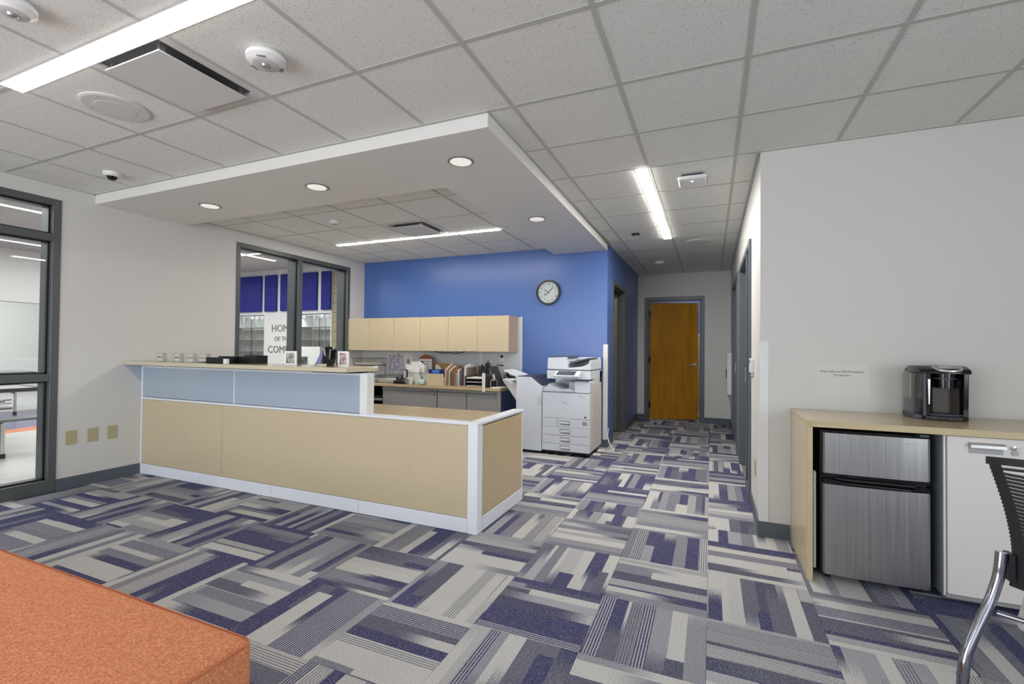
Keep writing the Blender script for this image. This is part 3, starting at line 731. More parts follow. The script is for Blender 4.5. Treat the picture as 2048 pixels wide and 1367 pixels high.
def smoke(x, y, r, h, label, z=CZ, strobe=False):
    t = thing('smoke_detector', (x, y, z), label, 'smoke detector')
    obj('base', MB().lathe([(r * .85, 0), (r * .95, -.012), (r, -.016), (r, -.032), (r * .85, -h * .8), (r * .7, -h)], (x, y, z)), M_WPLAST, t, smooth_=True)
    obj('sensor_ring', MB().lathe([(r * .68, -h), (r * .62, -h - .003), (r * .3, -h - .004)], (x, y, z)), mat('detector_ring', (196, 196, 193), .5), t, smooth_=True)
    obj('lens', MB().lathe([(r * .26, -h - .004), (r * .2, -h - .012), (r * .06, -h - .016)], (x, y, z)), M_SILVER, t, smooth_=True)
    if strobe:
        for k in range(3):
            mb = text_mb('FIRE', .022).xf(Matrix.Translation((x, y, z - h + .001)) @ Matrix.Rotation(k * 2.09 + .6, 4, 'Z') @ Matrix.Translation((0, -r * .78, 0)) @ Matrix.Rotation(PI, 4, 'X'))
            obj('lettering', mb, M_INK, t)
smoke(-1.975, 1.585, .088, .05, 'white fire alarm sounder with lettering by the air diffuser', strobe=True)
smoke(-2.64, .94, .075, .05, 'white dome detector cut off by the top left photo corner')
smoke(-3.855, 3.985, .055, .035, 'small white detector in the recess above the back counter')
smoke(-.745, 7.70, .07, .045, 'white smoke detector near the end of the hallway ceiling')
t = thing('security_camera', (-4.50, 2.21, CZ), 'small white dome security camera with dark lens', 'camera')
obj('housing', MB().lathe([(.06, 0), (.06, -.02), (.05, -.032)], (-4.50, 2.21, CZ)), M_WPLAST, t, smooth_=True)
obj('dome', MB().lathe([(.036, -.032), (.03, -.05), (.015, -.06), (.003, -.062)], (-4.50, 2.21, CZ)), M_BLACKG, t, smooth_=True)
t = thing('access_point', (-.14, 4.02, CZ), 'white rounded square wireless access point on hallway ceiling', 'access point')
obj('bracket', MB().box(-.22, 3.95, CZ - .018, -.06, 4.09, CZ - .004), M_GREYD, t)
obj('cover', MB().box(-.25, 3.92, CZ - .05, -.03, 4.13, CZ - .018, .022, 4), M_WPLAST, t, smooth_=True)
obj('indicator', MB().cyl((-.14, 3.99, CZ - .053), .007, .004), emit_mat('led_dot', (255, 255, 255), 4), t)
t = thing('ceiling_sensor', (-.84, 5.77, CZ), 'small black rectangular sensor in the hallway ceiling', 'sensor')
obj('plate', MB().box(-.885, 5.715, CZ - .008, -.795, 5.825, CZ - .0045), M_BLACK, t); obj('eye', MB().cyl((-.84, 5.77, CZ - .012), .012, .005), M_SILVER, t)

# ================================================================== RECEPTION DESK
DY, DX = 2.886, -1.478
desk = thing('reception_desk', (-3.4, 3.25, 0), 'maple and white reception desk with a dotted frosted upper panel', 'desk')
P = lambda n, mb, m, **k: obj(n, mb, m, desk, **k)
P('post', MB().box(-1.556, DY, 0, DX, DY + .078, .755, .003, 1), M_WHITE)
P('post', MB().box(XL + .004, DY, 0, XL + .022, DY + .08, 1.085, .002, 1), M_WHITE)
P('post', MB().box(DX - .02, 3.712, 0, DX, 3.732, .755, .002, 1), M_WHITE)
for a, b in ((XL + .022, -4.087), (-4.083, -1.558)): P('front_panel', MB().box(a, DY + .004, .107, b, DY + .03, .748, .0015, 1), M_LWOOD)
for a, b in ((XL + .022, -4.38), (-4.377, -3.458), (-3.455, -2.508), (-2.505, -1.556)): P('base_plate', MB().box(a, DY - .002, .004, b, DY + .03, .104, .0015, 1), M_WHITE)
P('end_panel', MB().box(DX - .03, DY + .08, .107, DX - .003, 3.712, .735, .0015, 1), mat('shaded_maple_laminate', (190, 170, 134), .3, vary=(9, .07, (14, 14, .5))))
P('end_base_plate', MB().box(DX - .03, DY + .08, .004, DX + .002, 3.73, .102, .0015, 1), M_WHITE)
P('top_cap', MB().box(XL + .022, DY - .003, .750, -1.57, DY + .078, .768, .002, 1), M_WHITE)
P('top_cap', MB().box(-1.57, DY - .003, .752, DX + .003, 3.735, .768, .002, 1), M_WHITE)
P('inner_frame', MB().box(XL + .03, DY + .035, .05, -1.56, DY + .075, .745).box(DX - .078, DY + .08, .05, DX - .035, 3.72, .745), M_WHITE)
P('work_surface', MB().box(XL + .03, DY + .08, .712, -1.572, 3.66, .742, .003, 1), M_LWOODH)
for a, b in ((XL + .022, -3.938), (-3.930, -2.512)): P('frosted_panel', MB().box(a, DY + .008, .775, b, DY + .02, 1.066, .001, 1), M_FROST)
P('panel_divider', MB().box(-3.938, DY + .002, .768, -3.930, DY + .03, 1.075), M_WHITE)
P('top_rail', MB().box(XL + .022, DY, 1.066, -2.44, DY + .085, 1.083, .002, 1), M_WHITE)
P('panel_backing', MB().box(XL + .022, DY + .03, .77, -2.512, DY + .07, 1.066), M_WHITE)
P('panel_post', MB().box(-2.512, DY + .001, .768, -2.44, DY + .085, 1.07, .003, 1), M_WPLAST)
P('bracket', MB().prism([(2.74, 1.085), (DY, 1.085), (DY, .925)], 'x', XL + .003, XL + .012), mat('bracket_grey', (176, 190, 202), .3))
P('support_plate', MB().box(-2.95, DY - .05, 1.083, -2.56, DY + .15, 1.0955), M_GREYD)
P('transaction_top', MB().box(XL + .003, 2.732, 1.096, -2.508, 3.105, 1.13, .0025, 1), M_TRANS)

# items on the transaction top
TZ = 1.13
def holder(x, y, label, contents):
    t = thing('card_holder', (x, y, TZ), label, 'card holder', 'clear card holders on the reception counter', local=True)
    obj('back_plate', MB().box(-.048, .02, 0, .048, .024, .085), M_ACRYL, t); obj('side_plate', MB().box(-.048, -.022, 0, -.044, .02, .085).box(.044, -.022, 0, .048, .02, .085), M_ACRYL, t)
    obj('lower_pocket', MB().box(-.044, -.024, 0, .044, -.02, .024).box(-.044, -.02, 0, .044, .02, .003), M_ACRYL, t)
    obj('card_stack', MB().box(-.04, -.017, .004, .04, .0, .03), M_PAPER, t)
    obj('upper_card', MB().prism([(-.018, .058), (.018, .074), (.018, .082), (-.018, .066)], 'x', -.04, .04), mat('card_cream', (216, 210, 196), .6), t)
    obj('emblem', MB().box(-.018, -.0235, .036, .018, -.020, .052), contents, t)
M_CARDM = mat('card_brown', (134, 118, 100), .5)
holder(-4.93, 2.86, 'clear card holder nearest the left wall, standing apart', M_CARDM)
holder(-4.685, 2.87, 'second clear card holder from the left wall', M_CARDM)
holder(-4.50, 2.875, 'third clear card holder from the left wall', M_GREY)
holder(-4.325, 2.88, 'clear card holder next to the dark pen', M_GREY)
obj('pen', MB().tube([(-4.31, 2.80, TZ + .006), (-4.22, 2.80, TZ + .012), (-4.17, 2.80, TZ + .014)], [.003, .0045, .006], 8), M_GREYD, origin=(-4.25, 2.8, TZ), label='dark pen lying beside the clear card holders', cat='pen')
def tray(x0, x1, y, label, h=.052):
    t = thing('desk_tray', ((x0 + x1) / 2, y, TZ), label, 'tray', 'black trays on the reception counter')
    obj('tray_base', MB().box(x0, y - .06, TZ, x1, y + .06, TZ + .006), M_BLACK, t)
    obj('tray_wall', MB().box(x0, y - .06, TZ + .006, x1, y - .055, TZ + h, .001, 1).box(x0, y + .055, TZ + .006, x1, y + .06, TZ + h + .012).box(x0, y - .055, TZ + .006, x0 + .005, y + .055, TZ + h).box(x1 - .005, y - .055, TZ + .006, x1, y + .055, TZ + h), M_BLACK, t)
    obj('tray_lip', MB().box(x0, y - .062, TZ + h, x1, y - .054, TZ + h + .004), M_GREYD, t)
tray(-4.185, -3.955, 2.86, 'black desk tray nearest the card holders')
tray(-4.02, -3.72, 2.995, 'black desk tray further back on the counter', .062)
obj('paper_clip_box', MB().box(-3.945, 2.79, TZ, -3.905, 2.82, TZ + .045, .003), M_PAPER, origin=(-3.925, 2.8, TZ), label='small white box standing in front of the black trays', cat='box')
def picture(x, y, z, w, h, m, label, rz=.35, fm=None):
    t = thing('picture_frame', (x, y, z), label, 'picture frame', local=True, rz=rz)
    f = MB(); b = .014
    f.box(-w / 2, -.008, 0, -w / 2 + b, .008, h).box(w / 2 - b, -.008, 0, w / 2, .008, h).box(-w / 2 + b, -.008, 0, w / 2 - b, .008, b).box(-w / 2 + b, -.008, h - b, w / 2 - b, .008, h)
    obj('frame', f, fm or M_WPLAST, t); obj('photo', MB().box(-w / 2 + b, 0, b, w / 2 - b, .004, h - b), m, t)
    obj('easel', MB().prism([(.008, h * .7), (.07, 0), (.075, 0), (.012, h * .7)], 'x', -.012, .012), M_BLACK, t)
picture(-3.36, 2.99, TZ, .105, .118, M_PHOTO1, 'white picture frame with a grey outdoor photo on the counter')
picture(-2.80, 3.02, TZ, .092, .122, M_PHOTO2, 'white picture frame with a reddish family photo on the counter', .28)
picture(-5.40, 5.02, .95, .13, .2, M_PHOTO1, 'small dark photo frame on the window sill behind the mullion', 1.0)
# black handset stand with lilac flap
t = thing('desk_telephone', (-2.97, 3.02, TZ), 'upright black desk telephone on a pale base', 'telephone')
obj('base', MB().prism([(-3.06, TZ), (-2.93, TZ), (-2.94, TZ + .016), (-3.02, TZ + .014)], 'y', 2.97, 3.07), mat('cream_plastic', (206, 198, 172), .5), t)
obj('body', MB().prism([(-3.005, TZ + .014), (-2.925, TZ + .012), (-2.91, TZ + .06), (-2.905, TZ + .135), (-2.925, TZ + .16), (-2.98, TZ + .16), (-2.995, TZ + .13)], 'y', 2.985, 3.055, .008), M_BLACKG, t, smooth_=True)
obj('grey_strip', MB().prism([(-2.985, TZ + .145), (-2.968, TZ + .147), (-2.955, TZ + .085), (-2.972, TZ + .082)], 'y', 2.981, 2.986), M_GREY, t)
obj('hook', MB().lathe([(.008, 0), (.008, .014)], (-2.965, 3.02, TZ + .158)), M_BLACK, t)
obj('lilac_card', MB().prism([(-3.10, TZ), (-3.04, TZ + .012), (-2.995, TZ + .10), (-3.01, TZ + .118), (-3.03, TZ + .112)], 'y', 3.0, 3.012, .003), mat('lilac_plastic', (122, 126, 172), .4), origin=(-3.05, 3.0, TZ),
    label='lilac slanted card leaning against the black telephone', cat='card')
t = thing('stapler', (-2.86, 2.95, TZ), 'small black stapler beside the reddish photo', 'stapler')
obj('base', MB().box(-2.895, 2.93, TZ, -2.825, 2.95, TZ + .006), M_BLACK, t); obj('arm', MB().prism([(-2.895, TZ + .006), (-2.825, TZ + .008), (-2.83, TZ + .02), (-2.89, TZ + .026)], 'y', 2.932, 2.948, .002), M_BLACKG, t)

# ================================================================== BACK COUNTER & CABINETS
BZ = .76
bc = thing('back_counter', (-3.9, 5.85, 0), 'maple back counter top along the blue wall', 'countertop')
obj('top', MB().prism([(XL + .004, YB - .045), (-2.535, YB - .045), (-2.535, 5.585), (-4.52, 5.585), (-4.72, 5.52), (-4.74, 5.0), (XL + .004, 5.0)], 'z', .722, BZ, .002), M_LWOODH, bc)
obj('end_panel', MB().box(-2.56, 5.62, .01, -2.537, YB - .045, .72), M_CABEND, bc)
obj('end_frame', MB().box(-2.59, 5.595, .01, -2.537, 5.618, .72, .002, 1), M_CABGREY, bc)
def base_cab(x0, x1, label, drawer):
    t = thing('base_cabinet', ((x0 + x1) / 2, 5.9, 0), label, 'cabinet', 'grey base cabinets under the back counter')
    obj('body', MB().box(x0, 5.64, .01, x1, 6.1, .72), M_CABGREY, t)
    obj('top_rail', MB().box(x0, 5.612, .685, x1, 5.64, .718, .002, 1), M_CABGREY, t)
    if drawer:
        obj('front', MB().box(x0 + .004, 5.618, .03, x1 - .004, 5.64, .668, .002, 1), M_CABGREY, t)
        obj('finger_pull', MB().box(x0, 5.605, .673, x1, 5.63, .683), M_SILVER, t)
        obj('lock', MB().lathe([(.009, 0), (.009, -.006)], (x1 - .04, 5.618, .63), 'y', 12), M_BLACK, t)
    else:
        mid = (x0 + x1) / 2
        for a, b in ((x0 + .003, mid - .006), (mid + .006, x1 - .003)): obj('door', MB().box(a, 5.618, .03, b, 5.64, .668, .002, 1), M_CABGREY, t)
        obj('gap', MB().box(mid - .006, 5.632, .03, mid + .006, 5.64, .668), M_DARK, t)
base_cab(-4.46, -3.525, 'wide grey metal drawer cabinet next to the dark knee space', True)
base_cab(-3.515, -2.595, 'two-door grey metal cabinet beside the copier', False)
obj('drawer_tray', MB().box(-5.0, 5.62, .50, -4.48, 6.0, .53, .006), M_GREY, origin=(-4.7, 5.8, .5), label='grey keyboard shelf in the dark knee space', cat='shelf')
obj('knee_shade', MB().box(-5.2, 6.08, .02, -4.47, 6.1, .72).box(-5.2, 5.1, .02, -5.18, 6.08, .72), M_DARK, origin=(-4.8, 6.0, 0), label='dark sheet standing in for shade in the knee space', cat='panel')  # near-black sheets paint the shade under the counter
# white splash panel
sp_ = thing('splash_panel', (-3.8, YB - .02, BZ), 'pale grey tack panel on the wall between counter and cabinets', 'panel')
for a, b in ((XL + .004, -4.63), (-4.60, -3.125), (-3.08, -2.475)): obj('panel', MB().box(a, YB - .035, BZ + .002, b, YB - .002, 1.732), mat('pale_tack_fabric', (206, 210, 212), .7), sp_)
obj('seam_rail', MB().box(-4.63, YB - .038, BZ + .002, -4.60, YB - .002, 1.73).box(-3.125, YB - .04, BZ + .002, -3.08, YB - .002, 1.73), M_WPLAST, sp_)
obj('edge_trim', MB().box(-2.475, YB - .04, .3, -2.462, YB - .001, 1.745), M_WPLAST, sp_)
# upper cabinets
UZ0, UZ1, UY = 1.243, 1.738, 5.80
ue = [XL + .003, -4.873, -4.406, -3.933, -3.464, -2.992, -2.516]
for k in range(3):
    a, m_, b = ue[2 * k], ue[2 * k + 1], ue[2 * k + 2]
    t = thing('wall_cabinet', ((a + b) / 2, 6.0, UZ0), ['maple wall cabinet nearest the window', 'middle maple wall cabinet of the three over the counter', 'maple wall cabinet nearest the clock, its side exposed'][k], 'cabinet', 'maple wall cabinets')
    obj('carcass', MB().box(a + .001, UY + .02, UZ0, b - .001, YB - .04, UZ1), M_SHADEWOOD if k == 2 else M_LWOOD, t)
    for q, (c, d) in enumerate(((a, m_), (m_, b))):
        dr = obj('door', MB().box(c + .002, UY, UZ0, d - .002, UY + .0195, UZ1, .0015, 1), M_LWOOD, t)
        if q: obj('lock', MB().lathe([(.008, 0), (.008, -.005)], (c + .03, UY, UZ0 + .045), 'y', 12), M_SILVER, dr)
# cable under cabinets
obj('cable', MB().tube(smooth([(-3.78, 5.95, 1.243), (-3.7, 5.95, 1.225), (-3.62, 5.95, 1.212), (-3.55, 5.95, 1.222), (-3.42, 5.95, 1.212), (-3.33, 5.95, 1.225), (-3.26, 5.95, 1.243)]), .006, 6), M_BLACK, origin=(-3.5, 5.95, 1.21),
    label='black cable drooping under the wall cabinets', cat='cable')
t = thing('outlet_plate', (-2.85, YB - .04, 1.19), 'white outlet with a round black plug on the tack panel', 'outlet')
obj('plate', MB().box(-2.80, YB - .042, 1.10, -2.72, YB - .035, 1.225, .002, 1), M_WPLAST, t); obj('plug', MB().lathe([(.022, 0), (.022, -.02)], (-2.76, YB - .042, 1.175), 'y', 16), M_BLACK, t)
t = thing('light_switch', (-4.56, YB - .04, 1.1), 'almond outlet plate near the wire letter tray', 'outlet')
obj('plate', MB().box(-4.60, YB - .044, 1.06, -4.545, YB - .038, 1.20, .002, 1), M_BEIGEP, t)
# map poster
t = thing('map_poster', (-4.45, YB - .04, .92), 'printed lilac map leaning on the tack panel', 'poster')
obj('sheet', MB().box(-4.77, YB - .043, .90, -4.29, YB - .0385, 1.195), M_PAPER, t)
obj('map_print', MB().box(-4.75, YB - .0445, .915, -4.455, YB - .0432, 1.18), M_MAP, t)
obj('legend_print', MB().box(-4.40, YB - .0445, 1.03, -4.35, YB - .0432, 1.11), M_GREY, t)
# wire baskets
def basket(x0, x1, y0, y1, z0, z1, label, papers=2):
    t = thing('wire_basket', ((x0 + x1) / 2, (y0 + y1) / 2, z0), label, 'basket', 'wire baskets on the back counter')
    m = MB()
    for z in (z0 + .004, z1): m.tube([(x0, y0, z), (x1, y0, z), (x1, y1, z), (x0, y1, z)], .003, 5, True)
    n = int((x1 - x0) / .025)
    for k in range(n + 1):
        x = x0 + (x1 - x0) * k / n; m.tube([(x, y0, z1), (x, y0, z0 + .004), (x, y1, z0 + .004), (x, y1, z1)], .0015, 4)
    for k in range(1, 6):
        y = y0 + (y1 - y0) * k / 6; m.tube([(x0, y, z1), (x0, y, z0 + .004), (x1, y, z0 + .004), (x1, y, z1)], .0015, 4)
    obj('wire_frame', m, M_WIRE, t)
    for k in range(papers): obj('papers', MB().box(x0 + .02, y0 + .02, z0 + .008 + .016 * k, x1 - .03 - .02 * k, y1 - .02, z0 + .02 + .016 * k), M_PAPER if k % 2 == 0 else mat('tan_paper', (196, 178, 150), .7), t)
basket(-5.06, -4.68, 5.66, 6.0, BZ + .26, BZ + .36, 'raised wire basket above the counter corner, nearest the window', 2)
obj('wire_riser', MB().tube([(-5.05, 5.66, BZ), (-5.05, 5.66, BZ + .26)], .004).tube([(-4.70, 5.66, BZ), (-4.70, 5.66, BZ + .26)], .004).tube([(-5.05, 5.98, BZ), (-5.05, 5.98, BZ + .26)], .004).tube([(-4.70, 5.98, BZ), (-4.70, 5.98, BZ + .26)], .004)
    .tube([(-5.05, 5.66, BZ + .255), (-4.70, 5.66, BZ + .255)], .004).tube([(-5.05, 5.98, BZ + .255), (-4.70, 5.98, BZ + .255)], .004), M_WIRE, origin=(-4.87, 5.8, BZ), label='wire riser holding up the highest wire basket', cat='stand')
basket(-5.04, -4.71, 5.70, 5.96, BZ, BZ + .08, 'wire basket on the counter under the raised one', 3)
basket(-4.66, -4.27, 5.72, 6.03, BZ, BZ + .11, 'wide wire letter basket holding papers below the map', 3)
# black organizer
t = thing('desk_organizer', (-4.16, 5.68, BZ), 'black desk organizer crowded with supplies beside the mug', 'organizer')
obj('tray', MB().box(-4.27, 5.62, BZ, -4.06, 5.74, BZ + .05, .006), M_BLACKG, t)
for k, (x, h, r) in enumerate(((-4.25, .10, .016), (-4.2, .08, .02), (-4.16, .115, .012), (-4.11, .09, .02), (-4.08, .12, .01))): obj('supply', MB().lathe([(r, 0), (r, h - .05)], (x, 5.68, BZ + .05), n=12), M_BLACK, t)
obj('tape_arm', MB().tube([(-4.10, 5.7, BZ + .05), (-4.085, 5.7, BZ + .13), (-4.09, 5.7, BZ + .20), (-4.13, 5.7, BZ + .205)], .013, 8), M_BLACK, t)
def mug(x, y, r, h, m, label, lathe=None, hx=-1):
    t = thing('mug', (x, y, BZ), label, 'mug')
    pr = lathe or [(r * .9, 0), (r, .01), (r, h), (r - .004, h), (r - .006, .01)]
    obj('cup', MB().lathe(pr, (x, y, BZ)), m, t, smooth_=True)
    obj('handle', MB().tube([(x + hx * r * .95, y, BZ + h * .82), (x + hx * (r + .02), y, BZ + h * .85), (x + hx * (r + .034), y, BZ + h * .55), (x + hx * (r + .02), y, BZ + h * .22), (x + hx * r * .95, y, BZ + h * .2)], .006, 8), m, t, smooth_=True)
    return t
M_MUGW = mat('cream_ceramic', (214, 202, 190), .25); M_MUGT = mat('pale_green_ceramic', (186, 208, 192), .25)
t = mug(-3.985, 5.62, .047, .10, M_MUGW, 'cream mug with dark lettering beside the black organizer')
for k, s in enumerate(('YOU', 'ARE', 'LOVED')): pass
for z in (.075, .05, .025): obj('print', MB().box(-4.01, 5.5725, BZ + z - .006, -3.965, 5.5735, BZ + z + .004), M_INK, t)
t = mug(-3.80, 5.63, .058, .085, M_MUGT, 'pale green round mug holding pens', [(.03, 0), (.05, .012), (.060, .04), (.055, .07), (.047, .085), (.043, .085), (.045, .02)])
for k, (dx, dz) in enumerate(((-.02, .13), (.0, .14), (.018, .135), (.03, .12))): obj('pen', MB().tube([(-3.80 + dx * .5, 5.63, BZ + .02), (-3.80 + dx, 5.63, BZ + dz)], .005, 6), [M_PAPER, mat('red_pen', (150, 60, 50), .4), M_GREY, M_BLACK][k], t)
# papers in upright sorter + brown clipboard
t = thing('clipboard', (-3.93, 5.95, BZ), 'brown arched clipboard holding printed sheets upright', 'clipboard')
pts = [(-4.09, BZ), (-4.09, 1.12), (-4.05, 1.16), (-3.99, 1.185), (-3.93, 1.185), (-3.87, 1.16), (-3.83, 1.12), (-3.83, BZ)]
obj('board', MB().prism(pts, 'y', 5.99, 6.0), mat('brown_hardboard', (146, 84, 44), .45), t)
obj('sheet', MB().box(-4.08, 5.984, BZ + .02, -3.85, 5.989, 1.12), M_PAPER, t)
obj('photo_print', MB().box(-4.06, 5.981, 1.04, -4.0, 5.983, 1.09), M_INK, t); obj('text_print', MB().box(-3.98, 5.981, 1.08, -3.87, 5.983, 1.09).box(-3.98, 5.981, 1.05, -3.87, 5.983, 1.056), mat('lilac_ink', (150, 150, 190), .7), t)
t = thing('paper_sorter', (-4.05, 5.85, BZ), 'wire sorter crammed with curling white papers', 'paper holder')
for k in range(5):
    y = 5.80 + k * .035; x0 = -4.22 + .018 * k; x1 = x0 + .25; zt = BZ + (.20, .29, .24, .33, .30)[k]
    pts = smooth([(x0, y, zt), (x0 + .09, y - .01, zt - (.0, .02, -.01, .01, .0)[k]), (x0 + .18, y - .03, zt - (.05, .01, .04, .0, .02)[k]), (x1, y - .02, zt - (.09, .05, .02, .06, .03)[k])], 3)
    m = MB(); v = []
    for p in pts: v += [(p.x, p.y, BZ + .03), (p.x, p.y, p.z)]
    f = [(2 * q, 2 * q + 2, 2 * q + 3, 2 * q + 1) for q in range(len(pts) - 1)]
    m.add(v + [(a, b + .004, c) for a, b, c in v], f + [tuple(i + len(v) for i in q[::-1]) for q in f])
    obj('papers', m, M_PAPER if k % 2 else mat('grey_paper', (196, 196, 194), .7), t)
m = MB()
for k in range(6): m.tube([(-4.2, 5.76 + .04 * k, BZ + .002), (-4.2, 5.76 + .04 * k, BZ + .16), (-3.92, 5.76 + .04 * k, BZ + .16), (-3.92, 5.76 + .04 * k, BZ + .002)], .002, 5)
obj('wire_frame', m, M_WIRE, t)
obj('notice_card', MB().box(-3.95, 5.70, BZ, -3.73, 5.703, BZ + .13), mat('translucent_card', (200, 204, 206), .4), origin=(-3.84, 5.7, BZ), label='white notice card standing behind the green mug', cat='card')
# wooden box file with folders
t = thing('file_box', (-3.56, 5.72, BZ), 'maple desktop file box with its front panel facing out', 'file box')
obj('front', MB().box(-3.715, 5.64, BZ, -3.44, 5.652, BZ + .165, .002, 1), M_LWOOD, t)
obj('side', MB().box(-3.715, 5.652, BZ, -3.703, 5.95, BZ + .12).box(-3.452, 5.652, BZ, -3.44, 5.95, BZ + .12), M_LWOOD, t); obj('bottom', MB().box(-3.703, 5.652, BZ, -3.452, 5.95, BZ + .01), M_LWOOD, t)
def folder(name, y, x0, x1, h, m, label, cat='folder', tilt=0):
    obj(name, MB().box(x0, y, BZ + .012, x1, y + .012, BZ + h), m, origin=((x0 + x1) / 2, y, BZ), label=label, cat=cat)
t = thing('binder', (-3.58, 5.68, BZ), 'navy folder with a bright blue label in the file box', 'folder')
obj('cover', MB().box(-3.70, 5.672, BZ + .012, -3.455, 5.69, BZ + .225), mat('navy_folder', (24, 26, 104), .4), t)
obj('label_card', MB().box(-3.64, 5.669, BZ + .175, -3.52, 5.672, BZ + .215), mat('bright_blue_label', (72, 124, 206), .5), t)
cols = [(192, 194, 200), (162, 106, 62), (196, 204, 200), (150, 98, 50), (134, 112, 98), (168, 120, 62), (160, 158, 158)]
labs = ['pale grey', 'orange', 'white', 'brown', 'taupe', 'amber', 'grey']
for k in range(7):
    x = -3.43 + k * .028
    pts = [(5.68, BZ + .002), (5.97, BZ + .002), (5.97, BZ + .30 - .012 * k), (5.85, BZ + .31 - .012 * k), (5.68, BZ + .225 - .01 * k)]
    obj('file_folder', MB().prism(pts, 'x', x, x + .014), mat('folder_' + labs[k], cols[k], .6), origin=(x, 5.8, BZ), label=labs[k] + ' file folder standing to the right of the file box', cat='folder', group='upright folders beside the file box')
obj('manila_envelope', MB().prism([(-3.80, BZ), (-3.45, BZ), (-3.37, 1.0), (-3.42, 1.045), (-3.78, 1.07), (-3.80, 1.05)], 'y', 6.03, 6.05), mat('manila', (168, 134, 74), .6), origin=(-3.6, 6.04, BZ), label='large manila envelope standing behind the file box', cat='envelope')
obj('white_folder', MB().prism([(-3.80, BZ), (-3.66, BZ), (-3.70, .99), (-3.76, 1.04), (-3.80, 1.04)], 'y', 6.005, 6.025), M_PAPER, origin=(-3.73, 6.01, BZ), label='white folder leaning next to the brown clipboard', cat='folder')
# magazine holders
for k, (x, lab, c) in enumerate(((-3.232, 'white magazine holder nearest the folders', (206, 208, 212)), (-3.18, 'dark magazine holder between two white ones', (84, 80, 92)), (-3.127, 'taller white magazine holder', (214, 212, 208)))):
    t = thing('magazine_holder', (x, 5.8, BZ), lab, 'magazine holder', 'magazine holders on the back counter')
    hh = .25 + .03 * k
    obj('shell', MB().prism([(5.70, BZ), (5.98, BZ), (5.98, BZ + hh), (5.86, BZ + hh), (5.70, BZ + hh * .9)], 'x', x - .01, x + .012), mat('holder_%d' % k, c, .5), t)
    obj('contents', MB().box(x + .013, 5.72, BZ, x + .036, 5.97, BZ + hh - .05), mat('taupe_board', (112, 96, 92), .6), t)
# clear pencil cup with black supplies
t = thing('pencil_cup', (-2.98, 5.97, BZ), 'tall clear cup full of black scissors and markers', 'pencil cup')
obj('cup', MB().box(-3.05, 5.93, BZ, -2.92, 6.03, BZ + .22, .004), M_ACRYL, t)
obj('stand', MB().box(-3.05, 5.93, BZ + .10, -2.92, 6.03, BZ + .104).box(-2.925, 5.925, BZ, -2.918, 6.035, BZ + .28), M_BLACK, t)
for k in range(7):
    x = -3.04 + .018 * k; obj('marker', MB().tube([(x, 5.98, BZ + .12), (x + random.uniform(-.02, .02), 5.97, BZ + .29 + random.uniform(-.02, .03))], .009, 6), M_BLACK, t)
# black document tray
t = thing('document_tray', (-2.98, 5.72, BZ), 'brown black letter tray stacked with loose papers', 'tray')
M_BRN = mat('dark_brown_tray', (60, 52, 46), .4)
obj('tray_shell', MB().box(-3.085, 5.62, BZ, -2.81, 5.90, BZ + .012).box(-3.085, 5.62, BZ, -3.077, 5.90, BZ + .15).box(-2.818, 5.62, BZ, -2.81, 5.90, BZ + .15).box(-3.077, 5.892, BZ, -2.818, 5.90, BZ + .17), M_BRN, t)
for z in (.06, .11): obj('tray_shelf', MB().box(-3.077, 5.64, BZ + z, -2.818, 5.89, BZ + z + .005), M_BRN, t)
for z in (.016, .067, .117, .125): obj('papers', MB().box(-3.075 + random.random() * .02, 5.625, BZ + z, -2.825, 5.87, BZ + z + .006).xf(Matrix.Rotation(0, 4, 'Z')), M_PAPER, t)
obj('front_lip', MB().box(-3.19, 5.60, BZ, -2.81, 5.612, BZ + .018), mat('taupe_edge', (160, 134, 112), .5), t)
obj('bookend', MB().box(-2.80, 5.578, .71, -2.755, 5.582, BZ + .20), M_PAPER, origin=(-2.78, 5.6, BZ), label='narrow white paper strip hanging over the counter edge', cat='paper')
t = thing('ring_binder', (-2.72, 5.8, BZ), 'black ring binder leaning on the back counter', 'binder')
obj('cover', MB().prism([(-2.83, 1.04), (-2.735, 1.045), (-2.62, BZ + .002), (-2.72, BZ + .002)], 'y', 5.86, 5.93, .002), mat('black_binder', (48, 50, 56), .4), t)
obj('second_cover', MB().prism([(-2.765, 1.06), (-2.755, 1.065), (-2.65, BZ + .30), (-2.665, BZ + .28)], 'y', 5.93, 5.95), M_BLACK, t)
obj('spine_label', MB().prism([(-2.775, .93), (-2.755, .935), (-2.735, .865), (-2.755, .86)], 'y', 5.855, 5.86), M_PAPER, t)
obj('magnet_hook', MB().lathe([(.045, 0), (.045, -.008), (.02, -.012)], (-2.985, YB - .036, 1.045), 'y', 24).tube([(-2.985, YB - .045, 1.08), (-2.975, YB - .045, 1.13)], .005), mat('plum_plastic', (84, 62, 84), .4), origin=(-2.985, YB - .04, 1.04), label='round plum magnet hook on the tack panel', cat='hook')
t = thing('cable_bundle', (-2.62, 6.0, .9), 'tangled black cable bundle by the leaning binder', 'cable')
rr = random.Random(3); pts = []
for k in range(34):
    a = k * 1.3; pts.append((-2.575 + .085 * math.cos(a) * (.6 + .4 * rr.random()), 6.05 + .03 * math.sin(a * .7), .93 + .05 * math.sin(a) + rr.uniform(-.015, .015)))
obj('cord', MB().tube(smooth(pts, 3), .006, 6), M_BLACK, t); obj('cord', MB().tube(smooth([(-2.66, 6.0, .92), (-2.66, 6.0, .84), (-2.6, 5.95, BZ + .01), (-2.56, 5.9, BZ + .006)], 4), .005, 6), M_BLACK, t)
obj('letter', MB().box(-2.70, 5.63, BZ, -2.56, 5.85, BZ + .006).box(-2.69, 5.66, BZ + .006, -2.58, 5.82, BZ + .012), M_PAPER, origin=(-2.63, 5.7, BZ), label='white letters lying at the right end of the back counter', cat='paper')
